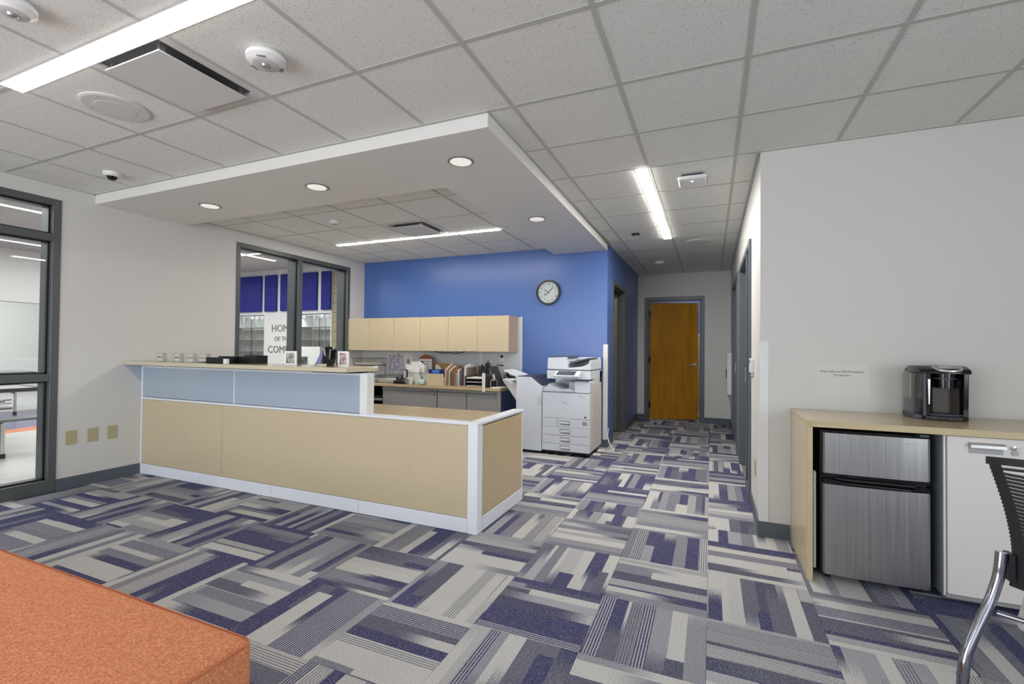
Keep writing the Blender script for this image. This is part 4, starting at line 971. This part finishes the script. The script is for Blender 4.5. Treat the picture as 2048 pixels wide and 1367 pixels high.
t = thing('desk_rack', (-2.66, 5.7, BZ), 'small white wire rack holding a black pad', 'rack')
obj('wire_frame', MB().tube([(-2.72, 5.68, BZ), (-2.72, 5.68, BZ + .10), (-2.66, 5.68, BZ + .105), (-2.66, 5.75, BZ + .105), (-2.66, 5.75, BZ)], .003, 6), M_WPLAST, t); obj('pad', MB().box(-2.715, 5.70, BZ, -2.655, 5.73, BZ + .09), M_BLACK, t)

# clock
ck = (-2.072, YB, 2.072)
t = thing('wall_clock', ck, 'round black-rimmed wall clock on the blue wall', 'clock')
obj('case', MB().lathe([(.165, 0), (.175, -.03), (.172, -.05), (.150, -.052), (.146, -.03)], ck, 'y', 48), M_BLACK, t, smooth_=True)
obj('dial', MB().lathe([(.15, -.028), (.15, -.031)], ck, 'y', 48), mat('clock_dial', (222, 222, 222), .4), t)
for h in range(1, 13):
    a = h * PI / 6; mb = text_mb(str(h), .044).xf(Matrix.Translation((ck[0] + .118 * math.sin(a), YB - .032, ck[2] + .118 * math.cos(a))) @ FACE_S)
    obj('numeral', mb, M_INK, t)
def hand(name, ang, L, w, back=.02):
    m = MB().box(-w / 2, -.002, -back, w / 2, .0, L).xf(Matrix.Translation((ck[0], YB - .034, ck[2])) @ Matrix.Rotation(ang, 4, 'Y')); obj(name, m, M_INK, t)
hand('hour_hand', math.radians(-54), .075, .008); hand('minute_hand', math.radians(43), .105, .006); 
sh = obj('second_hand', MB().box(-.001, -.001, -.05, .001, 0, .09).lathe([(.014, 0), (.014, -.002)], (0, 0, -.05), 'y', 16).xf(Matrix.Translation((ck[0], YB - .037, ck[2])) @ Matrix.Rotation(math.radians(55), 4, 'Y')), mat('red_hand', (170, 90, 96), .4), t)
obj('crystal', MB().lathe([(.15, -.047), (.15, -.049)], ck, 'y', 48), M_GLASS, t)

# ================================================================== COPIER
cp = thing('photocopier', (-1.6, 5.75, 0), 'large white office photocopier beside the blue wall corner', 'photocopier')
Q = lambda n, mb, m, par=cp, **k: obj(n, mb, m, par, **k)
X0, X1, F = -1.905, -1.312, 5.45
Q('cabinet_body', MB().box(X0, F + .012, .055, X1, 6.09, .76, .004, 1), M_COPIERS)
Q('upper_body', MB().box(-1.50, F, .765, X1, 6.09, .905, .006).box(X0, 5.98, .765, X1, 6.09, 1.02, .004), M_COPIER)
Q('front_door', MB().box(X0, F, .452, X1 - .001, F + .014, .757, .003, 1), M_COPIER)
Q('output_gap', MB().box(X0 + .002, F + .02, .755, -1.50, 5.98, .768), M_GREYD)
Q('output_tray', MB().prism([(X0 + .005, .768), (-1.51, .768), (-1.51, .80), (-1.57, .815), (-1.66, .80), (-1.74, .825), (-1.83, .865), (-1.84, .84), (X0 + .01, .80)], 'y', F + .01, 5.95, .003), M_COPIER, smooth_=True)
Q('inner_wall', MB().box(-1.60, F + .12, .80, -1.49, 5.97, .885), mat('pale_blue_plastic', (198, 208, 214), .4))
zs = [.452, .345, .245, .145, .055]
for k in range(4):
    z1, z0 = zs[k] - .004, zs[k + 1]
    x0 = X0
    if k == 0: Q('side_flap', MB().box(X0, F, z0, -1.715, F + .014, z1, .003, 1), M_COPIER); x0 = -1.708
    d = Q('drawer', MB().box(x0, F, z0, X1 - .001, F + .014, z1, .003, 1), M_COPIER)
    zc = (z0 + z1) / 2 + .004
    h = Q('handle', MB().prism([(-1.68, zc + .028), (-1.555, zc + .026), (-1.55, zc + .016), (-1.55, zc - .03), (-1.66, zc - .026), (-1.68, zc - .005)], 'y', F - .004, F + .004, .002), mat('handle_recess', (150, 150, 154), .4), d)
    Q('grip', MB().box(-1.675, F - .01, zc - .012, -1.556, F - .003, zc + .014, .003), M_COPIER, h)
Q('scanner_base', MB().box(-1.855, F + .02, .925, X1 + .0, 6.09, 1.028, .006), M_COPIER)
Q('side_column', MB().box(X1 - .05, F + .18, .90, X1, 6.09, .93), M_COPIERS)
Q('scanner_seam', MB().box(-1.853, F + .024, 1.028, X1 - .002, 6.088, 1.040), M_GREYD)
Q('feeder_cover', MB().prism([(-1.852, 1.04), (-1.848, 1.165), (-1.835, 1.182), (-1.62, 1.190), (-1.615, 1.115), (-1.60, 1.06), (-1.60, 1.04)], 'y', F + .03, 6.06, .004), M_COPIER)
Q('feeder_bed', MB().prism([(-1.60, 1.04), (-1.60, 1.062), (-1.50, 1.068), (-1.40, 1.085), (-1.335, 1.12), (-1.322, 1.16), (-1.312, 1.16), (-1.312, 1.04)], 'y', F + .03, 6.06, .003), M_COPIER)
Q('feeder_tray', MB().prism([(-1.60, 1.10), (-1.59, 1.135), (-1.34, 1.185), (-1.335, 1.177)], 'y', F + .10, 5.98, .003), M_GREYD)
Q('feeder_lid', MB().box(-1.84, F + .10, 1.183, -1.60, 6.0, 1.198, .004), M_GREYD)
Q('feeder_back', MB().box(-1.60, 5.98, 1.06, -1.315, 6.06, 1.185, .006), M_COPIER)
pn = Q('control_panel', MB().prism([(5.30, .975), (5.305, .957), (5.44, .957), (5.47, 1.02), (5.46, 1.03)], 'x', -1.72, -1.42, .004), M_COPIER)
Q('screen', MB().prism([(5.318, .985), (5.44, 1.026), (5.441, 1.0215), (5.319, .98)], 'x', -1.695, -1.47), M_GREYD, pn)
Q('side_ledge', MB().box(-1.50, F - .03, .906, X1 - .01, F + .18, .918, .003, 1), M_GREYD)
for z, y0 in ((.80, 5.55), (.60, 5.55), (.25, 5.55)): Q('side_seam', MB().box(X1, y0, z, X1 + .002, 6.05, z + .004), M_GREY)
for z in (.76, .51, .20): Q('side_latch', MB().box(X1, 5.55, z - .025, X1 + .006, 5.60, z + .025, .002), M_WPLAST)
Q('side_panel', MB().box(X1, 5.52, .1, X1 + .003, 6.06, .87, .002, 1), M_COPIERS)
Q('logo_print', MB().box(-1.64, F - .0006, .636, -1.59, F, .644), M_GREY); Q('badge', MB().box(-1.445, F - .0006, .715, -1.395, F, .722).box(-1.45, F - .0006, .738, -1.40, F, .741), M_GREY)
Q('sticker', MB().box(-1.375, F - .0008, .468, -1.355, F, .49), M_INK); Q('paper_sticker', MB().box(-1.40, F - .0008, .382, -1.345, F, .425), M_GREY)
for x, y in ((-1.85, 5.5), (-1.80, 5.5), (-1.40, 5.5), (-1.36, 5.5), (-1.85, 6.04), (-1.36, 6.04)): Q('caster', MB().lathe([(.02, -.012), (.02, .012)], (x, y, .022), 'x', 14), M_BLACK)
Q('plinth', MB().box(X0 + .02, F + .03, .03, X1 - .02, 6.07, .055), M_BLACK)
for y in (5.62, 5.85): Q('stabilizer_foot', MB().box(X1 + .005, y - .045, .004, X1 + .10, y + .045, .03, .01), M_COPIERS)
fn = thing('copier_finisher', (-2.08, 5.75, 0), 'white finisher unit with sloping dark top left of the copier', 'copier unit')
Q('body', MB().prism([(-2.255, .035), (-1.915, .035), (-1.915, .825), (-2.06, .935), (-2.255, .935)], 'y', F, 6.03, .004), M_COPIER, fn)
Q('slope_cover', MB().prism([(-1.917, .833), (-1.925, .845), (-2.03, .94), (-2.05, .95), (-2.08, .942)], 'y', F + .02, 6.03), M_GREYD, fn)
Q('top_lid', MB().box(-2.25, F + .03, .937, -2.08, 6.02, .944), M_GREYD, fn)
Q('latch_panel', MB().box(-1.97, F - .003, .60, -1.917, F + .002, .71), mat('pale_blue_plastic', (198, 208, 214), .4), fn)
Q('upper_tray', MB().prism([(-2.25, .93), (-2.27, .94), (-2.50, 1.01), (-2.50, .995), (-2.26, .90)], 'y', 5.60, 5.95, .002), M_COPIER, fn)
Q('catch_tray', MB().prism([(-2.255, .80), (-2.46, .90), (-2.47, .885), (-2.40, .80), (-2.255, .60)], 'y', 5.50, 5.95, .004), M_COPIERS, fn)
Q('tray_bar', MB().box(-2.44, F + .02, .885, -2.25, F + .06, .905, .004), M_COPIER, fn)
Q('plinth', MB().box(-2.23, F + .03, .012, -1.94, 6.0, .035), M_BLACK, fn)
obj('power_cord', MB().tube(smooth([(-1.23, 6.15, .26), (-1.235, 6.13, .16), (-1.20, 6.08, .07), (-1.13, 6.0, .012), (-1.15, 5.93, .008), (-1.23, 5.92, .008), (-1.30, 5.95, .012)], 6), .006, 8), M_WPLAST, origin=(-1.2, 6.0, 0), label='white power cord curling from the wall to the copier', cat='cord')

# ================================================================== WALL PLATES
for k, y in enumerate((2.29, 2.45, 2.605)):
    t = thing('blank_plate', (XL, y + .04, .39), ['almond wall plate nearest the tall window', 'middle of the three almond wall plates', 'almond wall plate nearest the reception desk'][k], 'wall plate', 'almond plates on the left wall')
    obj('plate', MB().box(XL, y, .39, XL + .007, y + .08, .515, .003), M_BEIGEP, t)
    for z in (.415, .49): obj('screw', MB().lathe([(.003, 0), (.003, .002)], (XL + .007, y + .04, z), 'x', 8), M_SILVER, t)
t = thing('thermostat', (XH1, 4.30, 1.1), 'white wall control with a hanging hook on the hallway corner wall', 'thermostat')
obj('housing', MB().box(XH1 - .025, 4.24, 1.11, XH1, 4.36, 1.225, .004), M_WPLAST, t); obj('display', MB().box(XH1 - .028, 4.28, 1.185, XH1 - .024, 4.33, 1.21), M_GREYD, t)
obj('hook', MB().tube([(XH1 - .012, 4.26, 1.11), (XH1 - .02, 4.26, 1.085), (XH1 - .008, 4.26, 1.07)], .004), M_SILVER, t)
t = thing('wall_outlet', (XH1, 4.05, .3), 'white outlet low on the hallway side of the corner', 'outlet')
obj('plate', MB().box(XH1 - .007, 4.01, .33, XH1, 4.09, .455, .003), M_BEIGEP, t)
for z in (.36, .40): obj('socket', MB().box(XH1 - .009, 4.035, z, XH1 - .006, 4.065, z + .028), M_GREY, t)
t = thing('wall_dispenser', (XH1, 8.7, .54), 'tall white box mounted on the hallway wall near the far door', 'wall box')
obj('cabinet', MB().box(XH1 - .07, 8.60, .55, XH1, 8.84, 1.25, .004), M_WPLAST, t); obj('handle', MB().box(XH1 - .085, 8.70, .83, XH1 - .07, 8.73, .97), M_GREYD, t)
t = thing('lateral_file', (-.2, 10.4, 0), 'beige file cabinet glimpsed past the brown door', 'file cabinet')
obj('cabinet', MB().box(-.7, 10.2, 0, .5, 10.65, 1.62), mat('beige_metal', (206, 200, 192), .4), t)
for k in range(5): obj('drawer', MB().box(-.68, 10.185, .04 + k * .315, .48, 10.2, .04 + k * .315 + .30, .003, 1), mat('beige_metal', (206, 200, 192), .4), t)
# paper notice
t = thing('paper_notice', (.8, YF, 1.0), 'white paper reading These items are FROM students, TO teachers', 'notice')
obj('sheet', MB().box(.655, YF - .0012, .995, .945, YF - .0002, 1.205), mat('notice_paper', (212, 210, 205), .6), t)
for s, z in (('These items are FROM students,', 1.1545), ('TO teachers', 1.130)):
    obj('text_line', text_mb(s, .0185, thick=.0002).xf(Matrix.Translation((.795, YF - .0016, z)) @ FACE_S), mat('notice_ink', (30, 30, 32), .7), t)
for x in (.67, .86): obj('tape', MB().box(x, YF - .0018, 1.188, x + .045, YF - .0012, 1.21), mat('tape', (214, 211, 205), .3), t)

# ================================================================== SIDE COUNTER, FRIDGE, CABINET
SZT = .897
sc = thing('side_counter', (1.8, 3.4, 0), 'maple waterfall countertop along the right wall', 'countertop')
obj('top', MB().box(.503, 3.095, .862, 3.3, YF - .002, SZT, .002, 1), M_LWOODH, sc)
obj('front_edge', MB().box(.532, 3.093, .8625, 3.3, 3.0955, SZT - .0006), M_EDGE, sc)
obj('end_panel', MB().box(.503, 3.12, .0, .53, YF - .002, .862, .002, 1), M_LWOOD, sc)
obj('end_edge', MB().box(.503, 3.095, .0, .5305, 3.12, .8615, .001, 1), M_EDGE, sc)
fr = thing('mini_fridge', (.82, 3.4, 0), 'stainless two-door mini fridge under the side counter', 'refrigerator')
obj('body', MB().box(.578, 3.17, .02, 1.062, 3.66, .838, .004), M_BLACK, fr)
obj('top_hinge', MB().box(1.02, 3.13, .838, 1.06, 3.2, .85), M_GREYD, fr)
def fdoor(z0, z1, nm):
    d = obj(nm, MB().prism([(.582, 3.165), (.582, 3.122), (.592, 3.112), (.7, 3.106), (.94, 3.106), (1.048, 3.112), (1.060, 3.122), (1.060, 3.165)], 'z', z0, z1, .0015), M_STEEL, fr); return d
up = fdoor(.606, .832, 'freezer_door'); lo = fdoor(.045, .545, 'fridge_door')
obj('freezer_trim', MB().prism([(.584, 3.165), (.584, 3.120), (.7, 3.108), (.94, 3.108), (1.058, 3.120), (1.058, 3.165)], 'z', .588, .606), M_BLACKG, up)
obj('fridge_trim', MB().prism([(.584, 3.165), (.584, 3.120), (.7, 3.108), (.94, 3.108), (1.058, 3.120), (1.058, 3.165)], 'z', .545, .572), M_BLACKG, lo)
obj('freezer_handle', MB().tube([(.64, 3.105, .585), (.66, 3.092, .582), (.98, 3.092, .580), (1.0, 3.105, .584)], .006, 8), M_BLACKG, up)
obj('fridge_handle', MB().tube([(.64, 3.106, .565), (.68, 3.094, .560), (.97, 3.094, .558), (1.0, 3.106, .563)], .007, 8), M_BLACKG, lo)
obj('brand_print', text_mb('INSIGNIA', .0135, 'CENTER', .0002).xf(Matrix.Translation((.985, 3.1062, .80)) @ Matrix.Rotation(math.radians(1.5), 4, 'Z') @ FACE_S), mat('print_silver', (226, 226, 228), .4), up)
for x in (.62, 1.03): obj('foot', MB().cyl((x, 3.2, 0), .014, .022), M_BLACK, fr)
obj('filler_strip', MB().box(.545, 3.16, .05, .558, 3.20, .60, .003), M_WPLAST, origin=(.55, 3.18, .05), label='white strip standing in the gap left of the fridge', cat='strip')
def cab(x0, x1, label, key):
    t = thing('storage_cabinet', ((x0 + x1) / 2, 3.4, 0), label, 'cabinet', 'white cabinets under the side counter')
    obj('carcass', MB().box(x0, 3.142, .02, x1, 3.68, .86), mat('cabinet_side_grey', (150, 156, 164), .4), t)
    obj('side_edge', MB().box(x0, 3.128, .03, x0 + .008, 3.142, .858), M_WPLAST, t)
    d = obj('door', MB().box(x0 + .012, 3.118, .045, x1 - .003, 3.14, .857, .0015, 1), mat('white_cabinet_door', (224, 219, 213), .4), t)
    obj('bottom_rail', MB().box(x0 + .005, 3.125, .022, x1, 3.142, .042), M_GREY, t)
    hx = x0 + .095
    obj('handle', MB().prism([(3.118, .832), (3.092, .822), (3.088, .808), (3.092, .808), (3.097, .818), (3.118, .826)], 'x', hx, hx + .137), M_SILVER, d)
    obj('handle_shadow', MB().box(hx, 3.1165, .776, hx + .134, 3.1185, .83), mat('handle_shadow_plate', (170, 168, 168), .4), d)  # thin grey plate painted as the shadow below the handle
    if key:
        obj('lock', MB().lathe([(.011, 0), (.011, -.008), (.006, -.009)], (x0 + .268, 3.118, .815), 'y', 18), M_SILVER, d)
        obj('key', MB().box(x0 + .266, 3.09, .813, x0 + .29, 3.109, .817), M_SILVER, d)
        obj('key_tag', MB().lathe([(.013, 0), (.013, -.003)], (x0 + .272, 3.113, .79), 'y', 18), mat('key_tag', (176, 172, 166), .4), d)
cab(1.117, 1.60, 'white cabinet with keyed lock right of the fridge', True)
cab(1.605, 2.09, 'white cabinet hidden behind the chair', False)
# coffee maker
cf = thing('coffee_maker', (1.22, 3.52, SZT), 'black single-serve coffee maker with clear side tank', 'coffee maker')
K = lambda n, mb, m, **k: obj(n, mb, m, cf, **k)
z = SZT
K('base', MB().prism([(1.148, 3.45), (1.19, 3.42), (1.25, 3.41), (1.31, 3.42), (1.345, 3.45), (1.345, 3.66), (1.148, 3.66)], 'z', z + .001, z + .026, .004), M_BLACK)
K('drip_tray', MB().prism([(1.165, 3.46), (1.20, 3.435), (1.25, 3.425), (1.30, 3.435), (1.33, 3.46), (1.33, 3.52), (1.165, 3.52)], 'z', z + .026, z + .036, .003), M_GREYD)
K('back_column', MB().box(1.150, 3.53, z + .02, 1.345, 3.66, z + .27, .01), M_BLACKG, smooth_=True)
K('cheek', MB().prism([(3.455, z + .02), (3.66, z + .02), (3.66, z + .27), (3.445, z + .27)], 'x', 1.150, 1.176, .004), M_BLACKG)
K('cheek', MB().prism([(3.455, z + .02), (3.66, z + .02), (3.66, z + .27), (3.445, z + .27)], 'x', 1.322, 1.346, .004), M_BLACKG)
K('cup_bay', MB().prism([(1.176, 3.50), (1.21, 3.528), (1.29, 3.528), (1.322, 3.50), (1.322, 3.535), (1.176, 3.535)], 'z', z + .03, z + .20), mat('warm_black_plastic', (46, 36, 28), .35))
K('brew_head', MB().lathe([(.047, 0), (.048, .05), (.052, .052), (.053, .085)], (1.25, 3.485, z + .185)), M_BLACKG, smooth_=True)
K('head_ring', MB().lathe([(.0535, 0), (.0535, .006)], (1.25, 3.485, z + .236)), M_GREYD)
lid = K('lid', MB().prism([(3.415, z + .268), (3.66, z + .272), (3.66, z + .285), (3.60, z + .31), (3.48, z + .312), (3.425, z + .292)], 'x', 1.115, 1.348, .006), M_BLACKG, smooth_=True)
hp = smooth([(1.175, 3.55, z + .306), (1.19, 3.46, z + .300), (1.205, 3.415, z + .288), (1.25, 3.400, z + .283), (1.295, 3.415, z + .288), (1.312, 3.46, z + .300), (1.325, 3.55, z + .306)], 5)
K('handle', MB().tube(hp, .009, 8), M_SILVER, smooth_=True)
K('lid_plate', MB().prism([(1.20, 3.43), (1.25, 3.412), (1.30, 3.43), (1.315, 3.5), (1.185, 3.5)], 'z', z + .296, z + .315, .004), M_GREY)
K('silver_strip', MB().prism([(1.158, z + .235), (1.170, z + .235), (1.167, z + .09), (1.161, z + .09)], 'y', 3.438, 3.452), M_SILVER)
K('water_tank', MB().prism([(3.47, z + .03), (3.655, z + .012), (3.655, z + .268), (3.455, z + .266)], 'x', 1.105, 1.147, .004), M_TANK)
K('tank_water', MB().box(1.11, 3.48, z + .03, 1.143, 3.65, z + .11), glass_material('tank_water', (.75, .78, .8, 1), .8))
K('tank_base', MB().box(1.105, 3.47, z + .001, 1.147, 3.655, z + .028, .003), M_GREYD)
K('tank_rim', MB().box(1.140, 3.44, z + .02, 1.152, 3.46, z + .27, .003), M_GREYD)

# ================================================================== OTTOMAN
ot = thing('ottoman', (-2.5, .35, 0), 'orange woven upholstered bench in the bottom left foreground', 'ottoman')
OX0, OXR, OY0_, OY1_, OZ = -3.75, -1.235, -.55, .99, .43
m = MB().box(OX0, OY0_, .06, OXR, OY1_, OZ, .035, 5)
obj('upholstery', m, M_ORANGE, ot, smooth_=True)
def rrect(x0, y0, x1, y1, r, z, n=6):
    out = []
    for cx, cy, a0 in ((x1 - r, y1 - r, 0), (x0 + r, y1 - r, PI / 2), (x0 + r, y0 + r, PI), (x1 - r, y0 + r, 1.5 * PI)):
        for k in range(n + 1): a = a0 + PI / 2 * k / n; out.append((cx + r * math.cos(a), cy + r * math.sin(a), z))
    return out
obj('piping', MB().tube(rrect(OX0 + .004, OY0_ + .004, OXR - .004, OY1_ - .004, .035, OZ - .013), .0035, 8, True), mat('orange_piping', (186, 108, 72), .9), ot, smooth_=True)
for x in (OX0 + .12, OXR - .12):
    for y in (OY0_ + .12, OY1_ - .12): obj('foot', MB().cyl((x, y, 0), .03, .06), M_BLACK, ot)

# ================================================================== MESH CHAIR
ch = thing('mesh_chair', (1.05, 1.95, 0), 'chrome-legged chair with black mesh back at the right edge', 'chair')
M_MESHF = mat('black_chair_frame', (42, 38, 40), .45)
# left edge of the backrest seen from behind, curve in space; width runs to the right and towards the viewer
L = [(.788, 1.925, .953), (.794, 1.92, .945), (.807, 1.915, .895), (.822, 1.91, .83), (.834, 1.91, .77), (.843, 1.91, .70), (.843, 1.91, .64), (.838, 1.915, .58)]
Ls = smooth(L, 3)
WV = Vector((.88, -.475, 0)); FV = Vector((.475, .88, 0)); WW = .45
def across(p, t):
    sag = .05 * 4 * t * (1 - t)          # the back bows away from the sitter
    q = Vector(p) + WV * (WW * t) - FV * sag
    return (q.x, q.y, q.z + (.014 * 4 * t * (1 - t) if p[2] > .93 else 0))
def ring(a, w, th): return [tuple(Vector(a) + q) for q in w]
def band(t0, t1, pts, th=.012):
    m = MB(); v = []
    for p in pts:
        a = across(p, t0); b = across(p, t1); k = FV * th; v += [a, b, (b[0] + k.x, b[1] + k.y, b[2]), (a[0] + k.x, a[1] + k.y, a[2])]
    f = []
    for i in range(len(pts) - 1):
        for k in range(4): l = (k + 1) % 4; f.append((4 * i + k, 4 * i + l, 4 * i + 4 + l, 4 * i + 4 + k))
    f += [(0, 1, 2, 3), tuple(4 * (len(pts) - 1) + k for k in (3, 2, 1, 0))]
    return m.add(v, f)
obj('back_rim', band(0, .058, Ls, .010), M_MESHF, ch); obj('back_rim', band(.942, 1, Ls, .010), M_MESHF, ch)
def hbar(p, h, th=.010, t0=0, t1=1):
    m = MB(); v = []; n = 10; k_ = FV * th
    for k in range(n + 1):
        a = across(p, t0 + (t1 - t0) * k / n); v += [(a[0], a[1], a[2] - h / 2), (a[0], a[1], a[2] + h / 2), (a[0] + k_.x, a[1] + k_.y, a[2] + h / 2), (a[0] + k_.x, a[1] + k_.y, a[2] - h / 2)]
    f = []
    for i in range(n):
        for k in range(4): l = (k + 1) % 4; f.append((4 * i + k, 4 * i + l, 4 * i + 4 + l, 4 * i + 4 + k))
    f += [(0, 1, 2, 3), tuple(4 * n + k for k in (3, 2, 1, 0))]
    return m.add(v, f)
obj('top_rail', hbar(Ls[1], .022), M_MESHF, ch); obj('bottom_rail', hbar(Ls[-2], .034), M_MESHF, ch)
def Lat(z):
    for a, b in zip(Ls, Ls[1:]):
        if a[2] >= z >= b[2]: t = (a[2] - z) / max(1e-6, a[2] - b[2]); return Vector(a).lerp(Vector(b), t)
    return Vector(Ls[-1])
zz = .930
while zz > .612:
    obj('mesh_band', hbar(Lat(zz), .0062, .016, -.004, 1.004), M_MESHF, ch); zz -= .0112
for q in (.5,): obj('mesh_strut', band(q - .004, q + .004, Ls[2:-1], .003), M_MESHF, ch)
def leg(pts, r=.0145, off=0):
    o_ = WV * off; obj('leg', MB().tube(smooth([tuple(Vector(p) + o_) for p in pts], 5), r, 14), M_CHROME, ch, smooth_=True)
RL = [(.815, 1.90, .682), (.810, 1.896, .64), (.803, 1.893, .60), (.782, 1.885, .535), (.741, 1.865, .447), (.712, 1.85, .375), (.699, 1.84, .29), (.697, 1.838, .15), (.697, 1.838, .0)]
leg(RL); leg([tuple(Vector(p) + Vector((-.0, .0, 0))) for p in RL], .0145, .51)
FL = [(.96, 2.02, .425), (.99, 2.10, .42), (1.03, 2.22, .42), (1.07, 2.32, .40), (1.09, 2.37, .30), (1.10, 2.39, .0)]
leg(FL, .0115); leg(FL, .0115, .47)
obj('crossbar', MB().tube([(.80, 1.89, .50), tuple(Vector((.80, 1.89, .50)) + WV * .5)], .008, 10), M_CHROME, ch, smooth_=True)
seat = MB().box(0, 0, .435, .44, .44, .478, .018, 4)
MS = Matrix(((WV.x, FV.x, 0, .862), (WV.y, FV.y, 0, 1.935), (0, 0, 1, 0), (0, 0, 0, 1)))
obj('seat', seat.xf(MS), fabric_material('light_grey_seat_fabric', (150, 150, 150), (205, 205, 203), 300), ch, smooth_=True)
obj('seat_back_bracket', MB().box(.828, 1.89, .60, .842, 1.925, .68), M_BLACK, ch)
